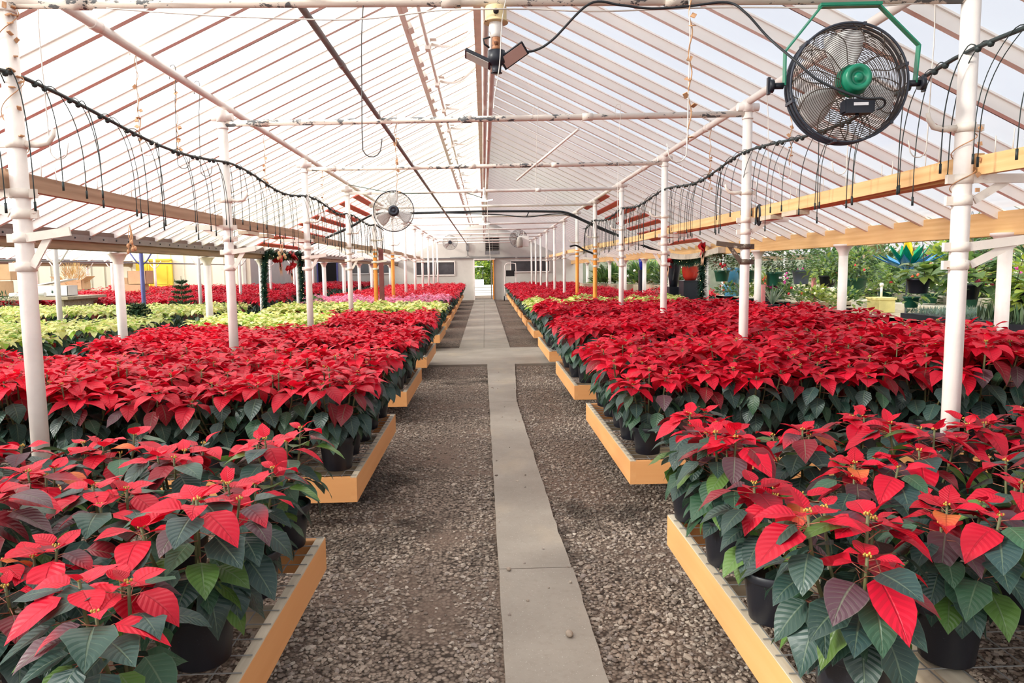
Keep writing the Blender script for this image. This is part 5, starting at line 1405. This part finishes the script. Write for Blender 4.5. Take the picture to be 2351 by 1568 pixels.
for k, (x, y, rx, rz) in enumerate(((4.2, 26.5, .7, .5), (5.0, 25.0, .75, .55), (5.6, 23.4, .6, .5), (6.0, 27.5, .9, .6))):
    mound('lush broad leaved plant group in the far right, %s from the aisle' % NTH[k], 'peace_lily', 'foliage plant', x + .55, y, .9, (G1, G5, G1, G3), rx, rz * .85, 190, .34, .38, 40 + k, (8, .05, M['porcelain']) if k else None, up=.7)
    m = MB(); m.box((x, y, .5), (1.2, 1.1, 1.0)); tag(m.build('bench', M['wood_grey']), 'bench under the %s lush plant group in the far right' % NTH[k], 'bench')
mound('round pale yellow green shrub far off behind the right posts', 'shrub', 'shrub', 7.0, 31, .0, (G4, G3), .9, .9, 260, .16, .4, 51, None, M['pot_beige'], .4, 1.35)
mound('dark hanging fern high up in the far right bay', 'fern', 'fern', 5.4, 29, 1.45, (G2, OLV), .5, .4, 140, .25, .12, 52)
# background greenery of the right bay
bgp = random.Random(77)
desc = ['dark bushy', 'bright green', 'olive green', 'mixed green', 'pale green', 'deep green', 'feathery green', 'yellowish green']
for k in range(26):
    col = k % 2
    x = (8.0 if col == 0 else 11.0) + bgp.uniform(-.4, .4); y = 7.6 + (k // 2) * (.75 if col == 0 else 1.0) + bgp.uniform(-.2, .2)
    fl = None
    if k % 4 == 1: fl = (14, .035, (MR, MM, MO, M['white_flower'])[(k // 4) % 4])
    mound('%s plant on the %s right bay table, %s from the camera' % (desc[k % 8], 'third' if col == 0 else 'farthest', NTH[k // 2]), 'potted_plant', 'potted plant', x, y, .9, [(G2, G1), (G3, G1), (OLV, G1), (G1, G5), (G4, G5), (G2, G2), (G5, G1), (G4, G3)][k % 8], bgp.uniform(.38, .55), bgp.uniform(.5, .85), 210, bgp.uniform(.10, .17), bgp.uniform(.3, .6), 60 + k, fl, M['black'], .14, .16)
for k in range(7):
    x = 6.7 + bgp.uniform(-.2, .2); y = 7.4 + k * 1.1
    mound('%s leafy plant in the middle row of the right bay, %s from the camera' % (desc[(k * 3) % 8], NTH[k]), 'potted_plant', 'potted plant', x, y, .55, [(G2, G1), (G5, G3), (G1, OLV)][k % 3], .46, .75, 260, .12, .45, 120 + k, (8, .03, (MR, M['white_flower'], MO)[k % 3]) if k % 2 else None, M['pot_green'], .14, .16)
    m = MB(); m.box((x, y, .27), (.5, .5, .54)); tag(m.build('stand', M['wood_grey']), 'low stand under the %s leafy plant of the middle row' % NTH[k], 'stand')
for k in range(9):
    x = 6.15 + bgp.uniform(-.12, .12); y = 6.6 + k * 1.05
    mound('%s trailing plant on the ledge behind the hanging pots, %s from the camera' % (desc[(k * 5 + 2) % 8], NTH[k]), 'trailing_plant', 'potted plant', x, y, 1.02, [(G5, G3), (G1, G5), (G3, G4), (G2, G1)][k % 4], .34, .30, 150, .09, .55, 160 + k, (7, .025, (MO, MM, MR)[k % 3]) if k % 2 else None, M['pot_green'], .11, .13, -.2)
m = MB(); m.box((6.15, 10.8, .5), (.5, 9.6, 1.0)); tag(m.build('ledge', M['stone']), 'long cream ledge of trailing plants in the right bay', 'ledge')
for k in range(8):
    x = 4.78 + bgp.uniform(-.05, .05); y = 9.4 + k * .62
    mound('%s low plant along the front of the right tables, %s from the camera' % (desc[(k * 3 + 1) % 8], NTH[k]), 'low_plant', 'potted plant', x, y, .88, [(G1, G3), (G4, G3), (G5, G1), (G2, G5)][k % 4], .25, .2, 110, .08, .5, 190 + k, (6, .022, (MM, M['white_flower'], MR, MO)[k % 4]) if k % 3 else None, M['black'], .09, .11)
m = MB(); m.box((4.78, 11.6, .43), (.26, 5.2, .86)); tag(m.build('shelf', M['wood_grey']), 'narrow shelf of low plants before the right tables', 'shelf')
m = MB()
for k in range(4): m.tube([(2.305 + .004 * k, 6.0 + (.035 + .004 * k) * math.cos(q), 1.99 + (.075 + .004 * k) * math.sin(q)) for q in np.linspace(0, 2 * PI, 20, endpoint=False)], .007, 5, closed=True)
tag(m.build('cable_coil', M['cable']), 'coil of black cable hung on the second right post at the rail', 'cable')
m = MB(); m.tube(smooth([(2.2, 14.5, 1.86), (2.0, 14.45, 1.94), (1.85, 14.4, 2.02), (1.72, 14.35, 2.0)], 4), .02, 6)
tag(m.build('bent_pipe', M['cable']), 'short bent black pipe on the nearer right orange post', 'pipe')
# ---- left bay goods
m = MB(); m.box((-11.0, 16.6, 1.05), (4.0, 1.6, .06)); m.box((-12.8, 16.6, .52), (.1, 1.4, 1.02)); m.box((-9.2, 16.6, .52), (.1, 1.4, 1.02)); tag(m.build('work_table', M['wood_greyx']), 'work table stacked with boxes at the far left', 'table')
def carton(label, x, y, z, sx, sy, sz, mat, rz=0, flaps=True, lid=None):
    t = thing('carton', label, 'box', (x, y, z), rz); m = MB(); th = .01
    m.box((0, 0, th / 2), (sx, sy, th))
    for s_ in (-1, 1): m.box((s_ * (sx / 2 - th / 2), 0, sz / 2), (th, sy, sz)); m.box((0, s_ * (sy / 2 - th / 2), sz / 2), (sx, th, sz))
    m.build('box_body', mat, t)
    if flaps:
        for s_ in (-1, 1):
            m = MB(); m.bar((s_ * sx / 2, 0, sz), (s_ * (sx / 2 + .16), 0, sz + .12), sy, .008); m.build('flap', mat, t)
    else:
        m = MB(); m.box((0, 0, sz + .004), (sx, sy, .01)); m.box((0, 0, sz + .01), (sx, .05, .003)); m.build('lid', mat, t)
    return t
carton('big open brown carton on the stack at the left edge', -11.15, 16.9, 1.45, .75, .5, .36, M['cardboard'], .15)
carton('closed brown carton under the big open carton at the left edge', -11.1, 16.6, 1.09, .62, .5, .33, M['cardboard'], 0, False)
t = carton('long white flower box with a small green print on the work table', -9.55, 16.4, 1.09, .66, .4, .22, M['whitebox'], 0, False)
m = MB(); m.prism([(0, 0), (.03, .02), (.01, .03), (.025, .05), (.005, .055), (0, .09), (-.005, .055), (-.025, .05), (-.01, .03), (-.03, .02)], -.203, -.199); q_ = m.build('tree_mark', M['garland'], t, 'small green tree mark'); q_.location = (.0, 0, .06)
m = MB(); m.bar((-9.95, 16.5, 1.335), (-9.25, 16.5, 1.46), .42, .02); tag(m.build('box_lid', M['whitebox']), 'white box lid lying tilted on the white flower box', 'lid')
m = MB(); m.cyl((-10.3, 15.95, 1.13), (-9.5, 15.85, 1.14), .045, 12); tag(m.build('paper_roll', M['whitebox']), 'white paper roll lying on the work table edge', 'roll')
carton('tall brown carton left of the yellow door', -10.15, 21.6, 1.256, .52, .5, .38, M['cardboard'], 0, False)
carton('low brown carton below the tall one left of the yellow door', -10.3, 21.5, 1.02, .6, .5, .22, M['cardboard'], 0, False)
m = MB(); m.box((-10.2, 21.8, .5), (1.6, 1.3, 1.0)); tag(m.build('packing_bench', M['wood_grey']), 'packing bench under the two brown cartons', 'bench')
carton('brown carton near the middle of the cream wall', -11.9, 24.5, 1.082, .5, .5, .35, M['cardboard'], .3)
carton('brown carton with dried grasses before the cream wall', -12.9, 23.0, 1.082, .8, .5, .3, M['cardboard'], 0)
m = MB(); m.box((-12.5, 23.7, .54), (2.2, 2.4, 1.08)); tag(m.build('packing_bench', M['wood_grey']), 'packing bench before the cream wall at the far left', 'bench')
t = thing('dried_grasses', 'bundle of tan dried grasses in a carton', 'dried plant', (-12.9, 23.0, 1.3)); link_mesh('grass_blades', leafball(160, (0, 0, .1), .35, .35, .3, .05, (srgb(205, 170, 120)[:3], srgb(190, 150, 104)[:3]), 81, .3, .9).mesh('grass_blades', M['foliage']), t)
mound('small dark evergreen lying by the boxes at the far left', 'evergreen', 'evergreen', -9.75, 14.9, .85, (G2, G2), .3, .28, 200, .09, .15, 82)
def norfolk(label, x, y, z, h, seed):
    t = thing('norfolk_pine', label, 'potted tree', (x, y, z)); m = MB(); m.lathe(pot_prof(.11, .085, .17), seg=16); m.build('pot', M['pot_green'], t)
    m = MB(); m.cyl((0, 0, .14), (0, 0, h), .012, 6, .004); rg = random.Random(seed); q = MB()
    for k in range(6):
        zz = .25 + (h - .3) * k / 6; L = .34 * (1 - k / 8)
        for j in range(7):
            az = j * .9 + k * .5; e = Vector((L * math.cos(az), L * math.sin(az), zz + .05)); m.tube([(0, 0, zz), (e.x * .6, e.y * .6, zz + .05), e], .005, 4); needles(q, (e.x * .15, e.y * .15, zz + .01), e, rg, 60, .06, .004)
    m.build('trunk_and_branches', M['stem'], t); q.build('needles', plain('norfolk_needles', srgb(62, 92, 58), .6, var=.25), t)
norfolk('feathery small pine tree standing by the farther purple post', -6.55, 15.75, .55, .95, 3)
norfolk('low feathery pine in front of the small pine tree', -6.2, 13.0, .45, .62, 4)
for (x, y, z, lb) in ((-6.55, 15.75, .55, 'small pine tree'), (-6.2, 13.0, .45, 'low feathery pine')):
    m = MB(); m.box((x, y, z / 2), (.4, .4, z)); tag(m.build('stand', M['wood_grey']), 'wooden stand under the %s' % lb, 'stand')
mound('small schefflera with hanging finger leaves beside the pink poinsettias', 'schefflera', 'foliage plant', -3.68, 15.6, .62, (G1, G2, G5), .2, .22, 46, .16, .3, 85, None, M['black'], .1, .14, -.2)
m = MB(); m.box((-3.68, 15.6, .31), (.3, .3, .62)); tag(m.build('stand', M['wood_grey']), 'wooden stand under the schefflera', 'stand')
# hand cart by the far doorway, yard beyond
t = thing('hand_cart', 'white tubular hand cart standing right of the far doorway', 'cart', (1.28, 35.6, 0))
m = MB(); m.tube(smooth([(-.28, 0, .3), (-.28, 0, 1.5), (-.22, 0, 1.82), (0, 0, 1.86), (.22, 0, 1.84), (.28, 0, 1.7), (.28, 0, .3)], 4), .018, 8); m.build('handle_frame', M['white'], t)
m = MB(); m.box((0, -.03, 1.36), (.42, .03, .3)); m.build('back_panel', M['dark'], t); m = MB(); m.box((0, -.3, .3), (.6, .7, .05)); m.build('platform', M['steel'], t)
for sx in (-1, 1): m = MB(); m.cyl((sx * .28, .05, .12), (sx * .33, .05, .12), .12, 14); m.build('wheel', M['black'], t)
mound('leafy tree in the yard beyond the doorway', 'yard_tree', 'tree', -.6, 47, -.3, (G3, G4, G5), 1.9, 2.3, 1500, .3, .5, 91)
mound('second leafy tree in the yard right of the first', 'yard_tree', 'tree', 1.6, 50, -.3, (G5, G3), 2.0, 2.6, 1300, .3, .5, 92)
t = thing('pallet_stack', 'stack of white sacks in the yard beyond the doorway', 'stack', (-.1, 43.5, 0))
for k in range(4): m = MB(); m.box((0, 0, .08 + .16 * k), (1.3 - .04 * (k % 2), .8, .14)); m.build('sack_layer', M['whitebox'], t)
t = thing('golf_cart', 'small white cart parked in the yard seen through the doorway', 'vehicle', (-.55, 45.4, 0)); m = MB(); m.box((0, 0, 1.75), (1.0, 1.3, .06)); m.build('canopy', M['whitebox'], t); m = MB(); m.box((0, 0, .65), (1.0, 1.6, .6)); m.build('cart_body', M['whitebox'], t)
for sx in (-1, 1):
    m = MB(); m.cyl((sx * .45, -.55, .9), (sx * .45, -.5, 1.74), .02, 6); m.build('canopy_post', M['black'], t); m = MB(); m.cyl((sx * .5, -.5, .25), (sx * .4, -.5, .25), .25, 14); m.build('wheel', M['black'], t)
